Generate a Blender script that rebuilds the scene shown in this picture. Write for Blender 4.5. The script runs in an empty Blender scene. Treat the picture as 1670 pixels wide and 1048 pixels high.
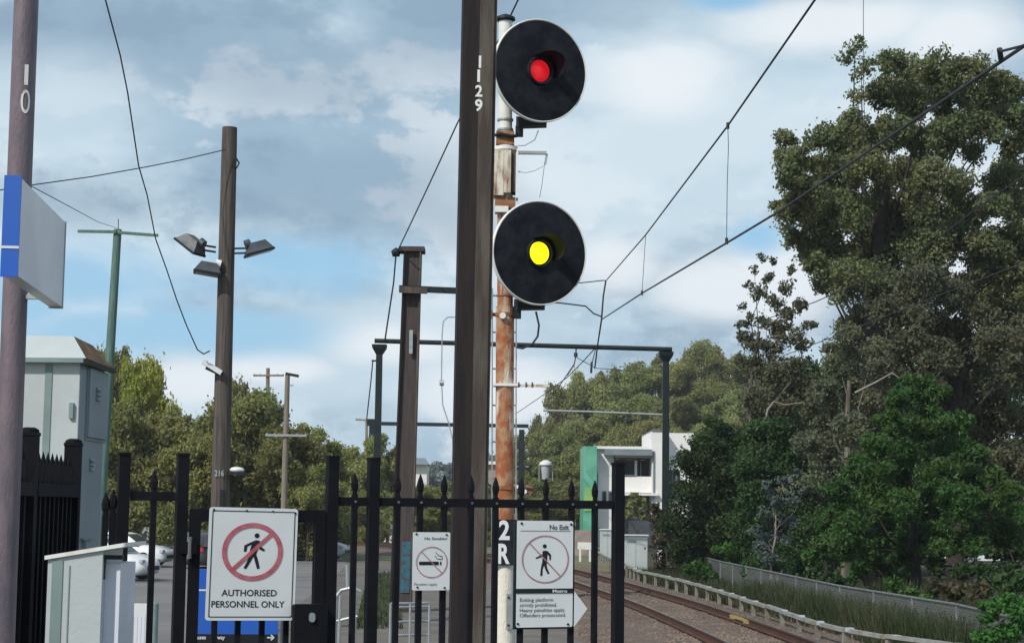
import bpy, math, random
import numpy as np
from mathutils import Vector, Matrix
S = bpy.context.scene
COL = S.collection
R = math.radians

# ------------------------------------------------------------------ camera
F = 2840.0; CX = 835.0; CY = 524.0           # focal length in photo pixels (photo 1670 x 1048)
EYE = Vector((0, 0, 1.62))
pitch = math.atan(304 / F); roll = 0.012
cam_d = bpy.data.cameras.new('camera'); cam = bpy.data.objects.new('camera', cam_d); COL.objects.link(cam)
cam_d.sensor_width = 36; cam_d.lens = 36 * F / 1670; cam_d.clip_start = 0.1; cam_d.clip_end = 6000
M3 = Matrix.Rotation(math.pi/2 + pitch, 3, 'X') @ Matrix.Rotation(roll, 3, 'Z')
cam.matrix_world = Matrix.Translation(EYE) @ M3.to_4x4()
S.camera = cam
S.render.resolution_x = 1024; S.render.resolution_y = 642

def P(px, py, d):                            # photo pixel + distance along Y -> point
    v = M3 @ Vector((px - CX, -(py - CY), -F))
    return EYE + v * (d / v.y)
def G(px, py, z=-1.0):                       # photo pixel on a level z
    v = M3 @ Vector((px - CX, -(py - CY), -F))
    return EYE + v * ((z - EYE.z) / v.z)
def at(px, d, z):                            # column px (read at eye level), distance d, height z
    p = P(px, 830, d); return Vector((p.x, d, z))

# ------------------------------------------------------------------ world and sun
SUN_EL = R(42); sun_h = Vector((-0.62, -0.785, 0)).normalized()
W = bpy.data.worlds.new('World'); S.world = W; W.use_nodes = True
def build_world():
    nt = W.node_tree; N = nt.nodes; L = nt.links; N.clear()
    out = N.new('ShaderNodeOutputWorld'); bg = N.new('ShaderNodeBackground'); bg.inputs[1].default_value = 0.1
    L.new(bg.outputs[0], out.inputs[0])
    sky = N.new('ShaderNodeTexSky'); sky.sky_type = 'NISHITA'; sky.sun_disc = False
    sky.sun_elevation = SUN_EL; sky.sun_rotation = math.atan2(sun_h.x, sun_h.y); sky.air_density = 1.0; sky.dust_density = 0.6
    tc = N.new('ShaderNodeTexCoord'); D = tc.outputs['Generated']
    def mp(scale, loc=(0,0,0)):
        m = N.new('ShaderNodeMapping'); m.inputs['Scale'].default_value = scale; m.inputs['Location'].default_value = loc
        L.new(D, m.inputs[0]); return m.outputs[0]
    def noise(vec, sc, det=6, ro=.55):
        n = N.new('ShaderNodeTexNoise'); n.inputs['Scale'].default_value = sc; n.inputs['Detail'].default_value = det
        n.inputs['Roughness'].default_value = ro; L.new(vec, n.inputs['Vector']); return n.outputs[0]
    def rng(v, a, b, c=0, d=1):
        m = N.new('ShaderNodeMapRange'); m.interpolation_type = 'SMOOTHSTEP'; L.new(v, m.inputs[0])
        m.inputs[1].default_value = a; m.inputs[2].default_value = b; m.inputs[3].default_value = c; m.inputs[4].default_value = d
        return m.outputs[0]
    def mth(op, a, b):
        m = N.new('ShaderNodeMath'); m.operation = op
        for i, q in enumerate((a, b)):
            if hasattr(q, 'links'): L.new(q, m.inputs[i])
            else: m.inputs[i].default_value = q
        return m.outputs[0]
    def mixc(f, a, b):
        m = N.new('ShaderNodeMix'); m.data_type = 'RGBA'; L.new(f, m.inputs[0])
        for i, q in ((6, a), (7, b)):
            if hasattr(q, 'links'): L.new(q, m.inputs[i])
            else: m.inputs[i].default_value = (*q, 1)
        return m.outputs[2]
    big = noise(mp((1, 1, 2.4), (.3, .1, .2)), 3.2, 7, .55)
    fine = noise(mp((1, 1, 2.0), (4.3, 1.1, .7)), 9.0, 7, .6)
    warp = mth('MULTIPLY', mth('SUBTRACT', fine, .5), .16)
    def blob(px, py, rx, ry):                # soft cloud feature round a direction of the sky
        v = (M3 @ Vector((px - CX, -(py - CY), -F))).normalized()
        m = N.new('ShaderNodeMapping'); L.new(D, m.inputs[0])
        sx = F / rx; sz = F / ry
        m.inputs['Scale'].default_value = (sx, sx, sz); m.inputs['Location'].default_value = (-v.x * sx, -v.y * sx, -v.z * sz)
        ln = N.new('ShaderNodeVectorMath'); ln.operation = 'LENGTH'; L.new(m.outputs[0], ln.inputs[0])
        return rng(mth('ADD', ln.outputs['Value'], mth('MULTIPLY', warp, 9)), 1.3, .25)
    K = 10.0
    grey = tuple(K * c for c in (.39, .545, .68)); light = tuple(K * c for c in (.615, .755, .85)); white = tuple(K * c for c in (.87, .92, .96))
    dark = tuple(K * c for c in (.25, .365, .49))
    lumf = rng(mth('ADD', mth('MULTIPLY', big, .55), mth('MULTIPLY', fine, .45)), .44, .57)
    c = mixc(lumf, grey, light)
    puff = noise(mp((1, 1, 1.7), (2.1, 5.3, 1.9)), 6.5, 9, .62)
    c = mixc(rng(puff, .515, .575, 0, .6), c, white); c = mixc(rng(puff, .475, .40, 0, .55), c, dark)
    def addb(c, col, lst, amt=1.0):
        f = None
        for b in lst:
            bb = blob(*b); f = bb if f is None else mth('MAXIMUM', f, bb)
        return mixc(mth('MULTIPLY', f, amt), c, col)
    c = addb(c, dark, [(560, 330, 330, 110), (200, 60, 420, 110), (720, 60, 200, 100), (100, 330, 220, 60), (480, 110, 300, 90)], .55)
    c = addb(c, light, [(1130, 220, 330, 230), (700, 560, 260, 110), (560, 600, 260, 100), (1500, 60, 300, 90), (60, 170, 200, 90)], .75)
    c = addb(c, white, [(300, 625, 130, 60), (1260, 460, 110, 90), (1370, 40, 190, 45), (820, 640, 170, 60), (1000, 430, 90, 60), (640, 560, 120, 40), (440, 600, 100, 30), (1180, 470, 140, 60), (1560, 60, 120, 60), (1080, 130, 120, 70)], .85)
    blue = tuple(K * c_ for c_ in (.33, .63, .90))
    skyb = N.new('ShaderNodeMix'); skyb.data_type = 'RGBA'; skyb.blend_type = 'MIX'; skyb.inputs[0].default_value = .75
    L.new(sky.outputs[0], skyb.inputs[6]); skyb.inputs[7].default_value = (*blue, 1)
    c = addb(c, skyb.outputs[2], [(130, 455, 210, 75), (500, 430, 200, 60), (330, 540, 230, 45), (150, 540, 190, 60), (1185, -10, 70, 26), (1235, 385, 60, 34), (30, 500, 150, 60)], .95)
    sepz = N.new('ShaderNodeSeparateXYZ'); L.new(D, sepz.inputs[0])
    hi = rng(sepz.outputs[2], .36, .75, 0, .7)
    c = mixc(hi, c, sky.outputs[0])
    L.new(c, bg.inputs[0])
build_world()
sd = bpy.data.lights.new('sun', 'SUN'); sd.energy = 3.3; sd.angle = R(0.8); sd.color = (1, .95, .87)
so = bpy.data.objects.new('sun', sd); COL.objects.link(so)
sun_v = Vector((sun_h.x * math.cos(SUN_EL), sun_h.y * math.cos(SUN_EL), math.sin(SUN_EL)))
so.rotation_euler = sun_v.to_track_quat('Z', 'Y').to_euler(); so.location = (0, -10, 30)
S.view_settings.view_transform = 'Standard'; S.view_settings.look = 'None'; S.view_settings.exposure = 0; S.view_settings.gamma = 1

# ------------------------------------------------------------------ materials
def mat(name, c1, c2=None, scale=3.0, rough=.6, metal=0.0, bump=0.0, bscale=30.0, stretch=(1,1,1), lo=.4, hi=.6, emit=None, es=1.0, detail=5, spec=.5):
    m = bpy.data.materials.new(name); m.use_nodes = True; nt = m.node_tree; N = nt.nodes; L = nt.links
    b = N['Principled BSDF']; b.inputs['Roughness'].default_value = rough; b.inputs['Metallic'].default_value = metal
    b.inputs['Base Color'].default_value = (*c1, 1); b.inputs['Specular IOR Level'].default_value = spec if sum(c1) > .2 else spec*.4
    tc = N.new('ShaderNodeTexCoord'); mp = N.new('ShaderNodeMapping'); mp.inputs['Scale'].default_value = stretch
    L.new(tc.outputs['Object'], mp.inputs[0])
    if c2 is None: c2 = tuple(x * .82 for x in c1)
    n = N.new('ShaderNodeTexNoise'); n.inputs['Scale'].default_value = scale; n.inputs['Detail'].default_value = detail; n.inputs['Roughness'].default_value = .6
    L.new(mp.outputs[0], n.inputs['Vector'])
    r = N.new('ShaderNodeMapRange'); L.new(n.outputs[0], r.inputs[0]); r.inputs[1].default_value = lo; r.inputs[2].default_value = hi
    x = N.new('ShaderNodeMix'); x.data_type = 'RGBA'; L.new(r.outputs[0], x.inputs[0])
    x.inputs[6].default_value = (*c1, 1); x.inputs[7].default_value = (*c2, 1); L.new(x.outputs[2], b.inputs['Base Color'])
    rr = N.new('ShaderNodeMapRange'); L.new(n.outputs[0], rr.inputs[0]); rr.inputs[3].default_value = max(0, rough - .12); rr.inputs[4].default_value = min(1, rough + .15)
    L.new(rr.outputs[0], b.inputs['Roughness'])
    if bump:
        n2 = N.new('ShaderNodeTexNoise'); n2.inputs['Scale'].default_value = bscale; n2.inputs['Detail'].default_value = 4; L.new(mp.outputs[0], n2.inputs['Vector'])
        bp = N.new('ShaderNodeBump'); bp.inputs['Strength'].default_value = bump; bp.inputs['Distance'].default_value = .02
        L.new(n2.outputs[0], bp.inputs['Height']); L.new(bp.outputs[0], b.inputs['Normal'])
    if emit: b.inputs['Emission Color'].default_value = (*emit, 1); b.inputs['Emission Strength'].default_value = es
    m['mixnode'] = x.name
    return m
def leafmat(name, c1, c2, c3, nscale=.5, trans=.25):
    m = bpy.data.materials.new(name); m.use_nodes = True; nt = m.node_tree; N = nt.nodes; L = nt.links
    b = N['Principled BSDF']; b.inputs['Roughness'].default_value = .55; b.inputs['Specular IOR Level'].default_value = .25
    g = N.new('ShaderNodeAttribute'); g.attribute_name = 'leaf_tone'
    oi = N.new('ShaderNodeObjectInfo'); geo = N.new('ShaderNodeNewGeometry')
    n = N.new('ShaderNodeTexNoise'); n.inputs['Scale'].default_value = nscale; n.inputs['Detail'].default_value = 2; L.new(geo.outputs['Position'], n.inputs['Vector'])
    r = N.new('ShaderNodeMapRange'); L.new(n.outputs[0], r.inputs[0]); r.inputs[1].default_value = .4; r.inputs[2].default_value = .62
    x = N.new('ShaderNodeMix'); x.data_type = 'RGBA'; L.new(g.outputs['Fac'], x.inputs[0]); x.inputs[6].default_value = (*c1, 1); x.inputs[7].default_value = (*c2, 1)
    y = N.new('ShaderNodeMix'); y.data_type = 'RGBA'; mm = N.new('ShaderNodeMath'); mm.operation = 'MULTIPLY'; L.new(r.outputs[0], mm.inputs[0]); mm.inputs[1].default_value = .7
    L.new(mm.outputs[0], y.inputs[0]); L.new(x.outputs[2], y.inputs[6]); y.inputs[7].default_value = (*c3, 1)
    hs = N.new('ShaderNodeHueSaturation'); L.new(y.outputs[2], hs.inputs['Color'])
    v = N.new('ShaderNodeMapRange'); L.new(oi.outputs['Random'], v.inputs[0]); v.inputs[3].default_value = .75; v.inputs[4].default_value = 1.3; L.new(v.outputs[0], hs.inputs['Value'])
    h = N.new('ShaderNodeMapRange'); L.new(oi.outputs['Random'], h.inputs[0]); h.inputs[3].default_value = .485; h.inputs[4].default_value = .515; L.new(h.outputs[0], hs.inputs['Hue'])
    L.new(hs.outputs[0], b.inputs['Base Color'])
    t = N.new('ShaderNodeBsdfTranslucent'); L.new(hs.outputs[0], t.inputs[0])
    ms = N.new('ShaderNodeMixShader'); ms.inputs[0].default_value = trans; L.new(b.outputs[0], ms.inputs[1]); L.new(t.outputs[0], ms.inputs[2])
    L.new(ms.outputs[0], N['Material Output'].inputs[0]); return m
def meshmat(name, col, cell=.06, wire=.22):
    m = bpy.data.materials.new(name); m.use_nodes = True; nt = m.node_tree; N = nt.nodes; L = nt.links
    b = N['Principled BSDF']; b.inputs['Base Color'].default_value = (*col, 1); b.inputs['Roughness'].default_value = .5; b.inputs['Metallic'].default_value = .3
    tc = N.new('ShaderNodeTexCoord'); sp = N.new('ShaderNodeSeparateXYZ'); L.new(tc.outputs['Object'], sp.inputs[0])
    def mth(op, a, bb=0.0):
        k = N.new('ShaderNodeMath'); k.operation = op
        for i, q in enumerate((a, bb)):
            if hasattr(q, 'links'): L.new(q, k.inputs[i])
            else: k.inputs[i].default_value = q
        return k.outputs[0]
    h = mth('ADD', sp.outputs[0], mth('MULTIPLY', sp.outputs[1], -1))
    a = mth('FRACT', mth('DIVIDE', mth('ADD', h, sp.outputs[2]), cell)); c = mth('FRACT', mth('DIVIDE', mth('SUBTRACT', h, sp.outputs[2]), cell))
    f = mth('MAXIMUM', mth('LESS_THAN', a, wire), mth('LESS_THAN', c, wire))
    tr = N.new('ShaderNodeBsdfTransparent'); ms = N.new('ShaderNodeMixShader'); L.new(f, ms.inputs[0]); L.new(tr.outputs[0], ms.inputs[1]); L.new(b.outputs[0], ms.inputs[2])
    L.new(ms.outputs[0], N['Material Output'].inputs[0]); return m
def rustpole(name):
    m = mat(name, (.80, .76, .66), (.30, .11, .045), 2.2, .75, 0, .5, 25, (3, 3, .9), .40, .56)
    nt = m.node_tree; N = nt.nodes; L = nt.links; b = N['Principled BSDF']
    x = N[m['mixnode']]; mr = x.inputs[0].links[0].from_node
    tc = N['Texture Coordinate']; sp = N.new('ShaderNodeSeparateXYZ'); L.new(tc.outputs['Object'], sp.inputs[0])
    # paint survives at the top (cream) and is fresh below the number plate
    r = N.new('ShaderNodeMapRange'); L.new(sp.outputs[2], r.inputs[0]); r.inputs[1].default_value = 6.0; r.inputs[2].default_value = 5.0; r.inputs[3].default_value = -.22; r.inputs[4].default_value = .075
    s1 = N.new('ShaderNodeMath'); s1.operation = 'ADD'
    n = mr.inputs[0].links[0].from_socket; L.new(n, s1.inputs[0]); L.new(r.outputs[0], s1.inputs[1])
    r2 = N.new('ShaderNodeMapRange'); L.new(sp.outputs[2], r2.inputs[0]); r2.inputs[1].default_value = 2.13; r2.inputs[2].default_value = 2.18; r2.inputs[3].default_value = -1; r2.inputs[4].default_value = 0
    s2 = N.new('ShaderNodeMath'); s2.operation = 'ADD'; L.new(s1.outputs[0], s2.inputs[0]); L.new(r2.outputs[0], s2.inputs[1])
    L.new(s2.outputs[0], mr.inputs[0])
    n3 = N.new('ShaderNodeTexNoise'); n3.inputs['Scale'].default_value = 11; n3.inputs['Detail'].default_value = 6; L.new(tc.outputs['Object'], n3.inputs['Vector'])
    y = N.new('ShaderNodeMix'); y.data_type = 'RGBA'; r3 = N.new('ShaderNodeMapRange'); r3.inputs[1].default_value = .42; r3.inputs[2].default_value = .62; L.new(n3.outputs[0], r3.inputs[0]); L.new(r3.outputs[0], y.inputs[0])
    y.inputs[6].default_value = (.34, .105, .04, 1); y.inputs[7].default_value = (.42, .25, .14, 1)
    L.new(y.outputs[2], x.inputs[7]); return m

MT = dict(
 black=mat('black_powder_coat', (.006,.007,.010), (.010,.011,.015), 6, .75, spec=.35),
 white=mat('white_sign_paint', (.74,.77,.78), (.68,.71,.71), 5, .45, lo=.35, hi=.75),
 ink=mat('black_sign_ink', (.02,.022,.028), None, 5, .5),
 red=mat('faded_red_ink', (.42,.09,.12), (.52,.16,.19), 20, .5),
 pink=mat('thin_red_ink', (.36,.13,.15), (.48,.25,.27), 20, .5),
 greytext=mat('grey_sign_ink', (.10,.11,.12), None, 5, .5),
 galvwhite=mat('weathered_white_beam', (.30,.32,.31), (.20,.18,.14), 4, .7, bump=.2, lo=.4, hi=.65),
 postgrey=mat('weathered_post', (.25,.24,.20), (.17,.15,.12), 5, .9),
 dullgalv=mat('dull_galvanised_pipe', (.20,.21,.21), (.14,.15,.14), 5, .6, .3),
 sideshade=mat('shaded_side_blue_grey', (.27,.32,.37), (.23,.28,.32), 1.5, .5),  # darker blue-grey carries the cabinet side's shade
 cabinet=mat('cabinet_paint', (.50,.545,.55), (.44,.48,.485), 1.5, .5, bump=.08, bscale=60),
 cabgroove=mat('cabinet_groove_paint', (.22,.30,.29), None, 3, .6),
 rustroof=mat('rusty_roof_steel', (.30,.16,.05), (.13,.075,.04), 5, .8, bump=.3),
 galv=mat('galvanised_steel', (.42,.45,.46), (.33,.36,.37), 8, .45, .5),
 plainrust=mat('rust', (.20,.075,.035), (.33,.17,.09), 9, .85, bump=.4),
 darksteel=mat('dark_green_steel', (.012,.022,.025), (.02,.026,.027), 4, .5),
 mastdark=mat('dark_painted_mast', (.055,.046,.045), (.08,.062,.058), 2.5, .7, bump=.3, bscale=18, stretch=(6,6,.5)),
 pipe=mat('maroon_grey_pole_paint', (.18,.14,.16), (.115,.095,.12), 3.2, .5, bump=.2, stretch=(5,5,1.2), lo=.42, hi=.62, detail=9),
 wood=mat('weathered_pole_timber', (.115,.095,.082), (.06,.05,.045), 3, .9, bump=.9, bscale=9, stretch=(9,9,.35)),
 palewood=mat('pale_pole_timber', (.27,.23,.17), (.17,.14,.11), 3, .9, bump=.5, stretch=(8,8,.5)),
 green_pole=mat('green_treated_pole', (.11,.20,.165), (.08,.14,.12), 3, .8, bump=.3, stretch=(6,6,.5)),
 disc=mat('signal_disc_black', (.007,.009,.015), (.020,.024,.032), 7, .7, spec=.45),
 creamw=mat('chalky_white_paint', (.78,.79,.76), (.62,.58,.50), 9, .6, lo=.5, hi=.75),
 wire=mat('oxidised_wire', (.05,.055,.065), None, 3, .6, .2),
 bluesign=mat('blue_sign', (.02,.11,.55), (.025,.12,.50), 3, .4),
 palesign=mat('pale_lilac_panel', (.76,.78,.86), (.68,.70,.78), 2.5, .3),
 asphalt=mat('car_park_asphalt', (.21,.20,.195), (.155,.15,.15), .35, .9, bump=.3, bscale=40, lo=.35, hi=.65),
 grassg=mat('dry_grass_ground', (.10,.115,.05), (.19,.165,.085), .35, .95, bump=.5, bscale=15, lo=.35, hi=.65),
 ballast=mat('ballast_bed', (.175,.13,.10), (.095,.068,.055), 12, .95, bump=1.0, bscale=22, lo=.35, hi=.65),
 stone=mat('ballast_stones', (.21,.16,.125), (.12,.085,.066), 1.6, .95),
 litter=mat('leaf_litter_ground', (.045,.05,.025), (.07,.06,.035), 1.2, .95, bump=.8, bscale=20),
 pathm=mat('compacted_gravel', (.17,.155,.135), (.12,.105,.09), .8, .95, bump=.5, bscale=30, lo=.35, hi=.65),
 platform=mat('platform_asphalt', (.10,.10,.10), (.08,.08,.08), 2, .9, bump=.3),
 concrete=mat('concrete', (.36,.35,.32), (.26,.25,.23), 3, .9, bump=.3),
 rail=mat('rail_steel', (.075,.04,.03), (.12,.06,.04), 6, .7, .2),
 railtop=mat('worn_rail_head', (.35,.33,.32), (.2,.17,.15), 2, .35, .8),
 timber=mat('sleeper_timber', (.17,.135,.11), (.12,.095,.075), 4, .9, bump=.6),
 trunk=mat('gum_bark', (.20,.17,.14), (.09,.075,.06), 1.5, .9, bump=.5, stretch=(3,3,.6)),
 darktrunk=mat('dark_bark', (.06,.048,.04), (.035,.03,.026), 3, .95, bump=.5),
 render=mat('white_render', (.80,.79,.76), (.74,.73,.71), .5, .8),
 yellow=mat('yellow_paint', (.42,.31,.11), None, 5, .6),
 glass=mat('dark_window_glass', (.03,.04,.05), (.05,.06,.07), 2, .12),
 fibro=mat('grey_fascia', (.20,.25,.28), None, 1, .6),
 pinkwall=mat('pale_pink_masonry', (.36,.29,.26), (.28,.23,.21), 2, .9),
 cyanpaint=mat('flaking_cyan_paint', (.02,.13,.19), (.06,.05,.05), 8, .7, lo=.45, hi=.6),
 tyre=mat('tyre_rubber', (.015,.015,.016), None, 4, .85),
 alloy=mat('wheel_alloy', (.5,.5,.52), None, 4, .35, .8),
 lampglass=mat('headlamp_lens', (.45,.48,.5), None, 4, .1),
 redlens=mat('red_tail_lamp', (.4,.03,.03), None, 4, .2),
 redlit=mat('lit_red_lens', (.5,.01,.015), (.5,.01,.015), 30, .3, emit=(1,.012,.02), es=.58),
 yellowlit=mat('lit_yellow_lens', (.8,.8,0), (.8,.8,0), 4, .3, emit=(1,.93,0), es=1.5),
 greenglass=mat('green_cladding', (.16,.46,.32), (.09,.34,.22), 1.2, .4, lo=.35, hi=.65),
 limeglass=mat('lime_cladding', (.38,.52,.10), (.2,.42,.14), 1.2, .4),
)
LF = dict(
 gum=leafmat('gum_leaves', (.15,.18,.08), (.09,.118,.055), (.185,.18,.08), .45, .35),
 gumgrey=leafmat('grey_gum_leaves', (.165,.19,.115), (.105,.125,.075), (.18,.18,.095), .6, .35),
 wattle=leafmat('wattle_foliage', (.052,.128,.028), (.028,.072,.018), (.075,.13,.032), .8, .3),
 dark=leafmat('dark_shrub_leaves', (.036,.080,.022), (.020,.048,.015), (.055,.088,.026), .8),
 brown=leafmat('brown_shrub_leaves', (.065,.058,.030), (.040,.042,.022), (.08,.068,.034), .8),
 blue=leafmat('blue_grey_leaves', (.17,.235,.215), (.10,.14,.135), (.12,.16,.13), 1.0),
 hill=leafmat('hill_gum_leaves', (.25,.275,.095), (.16,.19,.07), (.30,.29,.11), .12, .4),
 park=leafmat('park_tree_leaves', (.25,.26,.085), (.15,.175,.06), (.28,.27,.09), .3, .4),
 lime=leafmat('lime_leaves', (.36,.42,.07), (.25,.32,.07), (.42,.42,.08), .4, .4),
 farb=leafmat('haze_tinted_leaves', (.17,.23,.225), (.13,.18,.18), (.19,.23,.20), .1),  # distance haze put into the leaf colour as a blue tint
 shrub=leafmat('bright_shrub_leaves', (.06,.16,.03), (.035,.10,.02), (.08,.17,.035), 1.0),
 grass=leafmat('weedy_grass_blades', (.048,.072,.026), (.085,.078,.042), (.032,.056,.02), .5),
)
# ------------------------------------------------------------------ object helpers
def wloc(o):
    v = Vector((0,0,0))
    while o is not None: v = v + Vector(o.location); o = o.parent
    return v
def tag(o, label=None, cat=None, group=None, kind=None):
    if label: o['label'] = label
    if cat: o['category'] = cat
    if group: o['group'] = group
    if kind: o['kind'] = kind
    return o
def thing(name, loc, label, cat, group=None):
    o = bpy.data.objects.new(name, None); COL.objects.link(o); o.location = loc; o.empty_display_size = .2
    return tag(o, label, cat, group)
def mk(name, V, Fc, m, parent=None, smooth=False):
    V = np.array([tuple(v) for v in V], dtype=np.float64) if not isinstance(V, np.ndarray) else V
    if parent is not None: off = np.array(wloc(parent))
    else: off = np.array([(V[:,0].min()+V[:,0].max())/2, (V[:,1].min()+V[:,1].max())/2, V[:,2].min()])
    me = bpy.data.meshes.new(name); V = V - off
    if isinstance(Fc, np.ndarray):           # all quads
        nv, nf = len(V), len(Fc)
        me.vertices.add(nv); me.vertices.foreach_set('co', V.astype(np.float32).ravel())
        me.loops.add(nf*4); me.loops.foreach_set('vertex_index', Fc.astype(np.int32).ravel())
        me.polygons.add(nf); me.polygons.foreach_set('loop_start', np.arange(0, nf*4, 4, dtype=np.int32))
        me.update(calc_edges=True)
    else:
        me.from_pydata(V.tolist(), [], Fc)
    if m: me.materials.append(m)
    if smooth: me.polygons.foreach_set('use_smooth', [True]*len(me.polygons))
    o = bpy.data.objects.new(name, me); COL.objects.link(o)
    if parent is not None: o.parent = parent
    else: o.location = off
    return o
class MB:
    def __init__(s): s.V = []; s.F = []; s.X = None
    def add(s, V, Fc):
        n = len(s.V)
        if s.X: V = [s.X @ Vector(v) for v in V]
        s.V += [tuple(v) for v in V]; s.F += [tuple(i + n for i in f) for f in Fc]; return s
    def box(s, a, b, bev=0.0):
        x0,y0,z0 = [min(p,q) for p,q in zip(a,b)]; x1,y1,z1 = [max(p,q) for p,q in zip(a,b)]
        if bev <= 0:
            return s.add([(x0,y0,z0),(x1,y0,z0),(x1,y1,z0),(x0,y1,z0),(x0,y0,z1),(x1,y0,z1),(x1,y1,z1),(x0,y1,z1)],
                [(0,3,2,1),(4,5,6,7),(0,1,5,4),(1,2,6,5),(2,3,7,6),(3,0,4,7)])
        e = bev; pts = []
        for z, k in ((z0,e),(z0+e,0),(z1-e,0),(z1,e)):
            for (x,y) in ((x0+k+e,y0+k),(x1-k-e,y0+k),(x1-k,y0+k+e),(x1-k,y1-k-e),(x1-k-e,y1-k),(x0+k+e,y1-k),(x0+k,y1-k-e),(x0+k,y0+k+e)): pts.append((x,y,z))
        fc = [tuple(range(7,-1,-1)), tuple(range(24,32))]
        for l in range(3):
            for i in range(8): j=(i+1)%8; fc.append((l*8+i,l*8+j,l*8+8+j,l*8+8+i))
        return s.add(pts, fc)
    def obox(s, c, ax, size):                # box with own axes (ax = 3 unit vectors)
        c = Vector(c); h = [Vector(ax[i]) * size[i] / 2 for i in range(3)]
        V = [c + i*h[0] + j*h[1] + k*h[2] for k in (-1,1) for (i,j) in ((-1,-1),(1,-1),(1,1),(-1,1))]
        return s.add(V, [(0,3,2,1),(4,5,6,7),(0,1,5,4),(1,2,6,5),(2,3,7,6),(3,0,4,7)])
    def bar(s, a, b, w, h, up=(0,0,1)):      # rectangular bar from a to b
        a = Vector(a); b = Vector(b); t = (b-a).normalized(); u = t.cross(Vector(up)).normalized(); v = u.cross(t)
        return s.obox((a+b)/2, (t,u,v), ((b-a).length, w, h))
    def tube(s, pts, rad, n=8, cap=True):
        pts = [Vector(p) for p in pts]; rad = rad if isinstance(rad, (list,tuple)) else [rad]*len(pts)
        V = []; Fc = []; pu = None
        for i, p in enumerate(pts):
            t = (pts[min(i+1,len(pts)-1)] - pts[max(i-1,0)]).normalized()
            if pu is None: pu = t.orthogonal().normalized()
            u = (pu - t * pu.dot(t)).normalized(); pu = u; v = t.cross(u)
            for k in range(n):
                a = 2*math.pi*k/n; V.append(p + (u*math.cos(a) + v*math.sin(a)) * rad[i])
        for i in range(len(pts)-1):
            for k in range(n): Fc.append((i*n+k, i*n+(k+1)%n, (i+1)*n+(k+1)%n, (i+1)*n+k))
        if cap: Fc.append(tuple(range(n-1,-1,-1))); Fc.append(tuple((len(pts)-1)*n + k for k in range(n)))
        return s.add(V, Fc)
    def prism(s, poly, fn, w0, w1):          # 2D polygon (ccw) extruded; fn(u,v,w) -> point
        n = len(poly); V = [fn(u,v,w0) for u,v in poly] + [fn(u,v,w1) for u,v in poly]
        return s.add(V, [tuple(range(n-1,-1,-1)), tuple(range(n,2*n))] + [(i,(i+1)%n,n+(i+1)%n,n+i) for i in range(n)])
    def build(s, name, m, parent=None, smooth=False): return mk(name, s.V, s.F, m, parent, smooth)
def copy_tree(o, parent=None):
    c = o.copy(); COL.objects.link(c); c.parent = parent
    for ch in list(o.children): copy_tree(ch, c)
    return c
def autosmooth(o, ang=40):
    me = o.data; me.polygons.foreach_set('use_smooth', [True]*len(me.polygons)); me.set_sharp_from_angle(angle=R(ang)); return o

class Frame:                                 # sign plane: px units scaled at depth, origin at photo pixel
    def __init__(s, px, py, d, yaw=0.0, ppu=None):
        s.o = P(px, py, d); s.s = (ppu or d / F); s.u = Vector((math.cos(yaw), math.sin(yaw), 0)); s.v = Vector((0,0,1))
        s.n = Vector((math.sin(yaw), -math.cos(yaw), 0)); s.px = px; s.py = py; s.k = 1.0; s.su = 1/ max(.2, math.cos(yaw)); s.tilt = 0
    def __call__(s, u, v, w=0.0):            # u,v = photo pixels, w = metres toward the viewer
        du = (u - s.px) * s.s * s.su; dv = -(v - s.py) * s.s
        if s.tilt: c, q = math.cos(s.tilt), math.sin(s.tilt); du, dv = du*c - dv*q, du*q + dv*c
        return s.o + s.u*du + s.v*dv + s.n*w
def text_part(name, string, fr, x0, ybase, width, height, m, parent, w=.004, bold=0.0):
    cu = bpy.data.curves.new('lettering', 'FONT'); cu.body = string; cu.offset = bold; cu.extrude = 0.0; cu.resolution_u = 3
    tmp = bpy.data.objects.new('tmp', cu); COL.objects.link(tmp)
    dg = bpy.context.evaluated_depsgraph_get(); dg.update(); me = bpy.data.meshes.new_from_object(tmp.evaluated_get(dg))
    bpy.data.objects.remove(tmp)
    co = np.array([v.co[:] for v in me.vertices]); mn = co.min(0); mx = co.max(0)
    ref = {'lo': 0}
    fs = [tuple(p.vertices) for p in me.polygons]
    sx = width / (mx[0]-mn[0]); sy = height / .73 if not string.isdigit() else height / (mx[1]-mn[1])
    y0 = 0 if not string.isdigit() else mn[1]
    V = [fr(x0 + (c[0]-mn[0])*sx, ybase - (c[1]-y0)*sy, w) for c in co]
    bpy.data.meshes.remove(me)
    return mk(name, V, fs, m, parent)
def ring(fr, cx, cy, ro, ri, m, parent, name='prohibition_ring', w=.003, n=48):
    V = []; Fc = []
    for k in range(n):
        a = 2*math.pi*k/n; V += [fr(cx+ro*math.cos(a), cy+ro*math.sin(a), w), fr(cx+ri*math.cos(a), cy+ri*math.sin(a), w)]
    for k in range(n): j=(k+1)%n; Fc.append((2*k,2*j,2*j+1,2*k+1))
    return V, Fc
def polyface(fr, polys, w):
    V = []; Fc = []
    for p in polys:
        n = len(V); V += [fr(x, y, w) for x, y in p]; Fc.append(tuple(range(n, n+len(p))))
    return V, Fc
def circ(cx, cy, r, n=16): return [(cx + r*math.cos(2*math.pi*k/n), cy + r*math.sin(2*math.pi*k/n)) for k in range(n)]
def thick(a, b, w):
    dx, dy = b[0]-a[0], b[1]-a[1]; l = math.hypot(dx, dy); nx, ny = -dy/l*w/2, dx/l*w/2
    return [(a[0]+nx,a[1]+ny),(b[0]+nx,b[1]+ny),(b[0]-nx,b[1]-ny),(a[0]-nx,a[1]-ny)]
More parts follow.
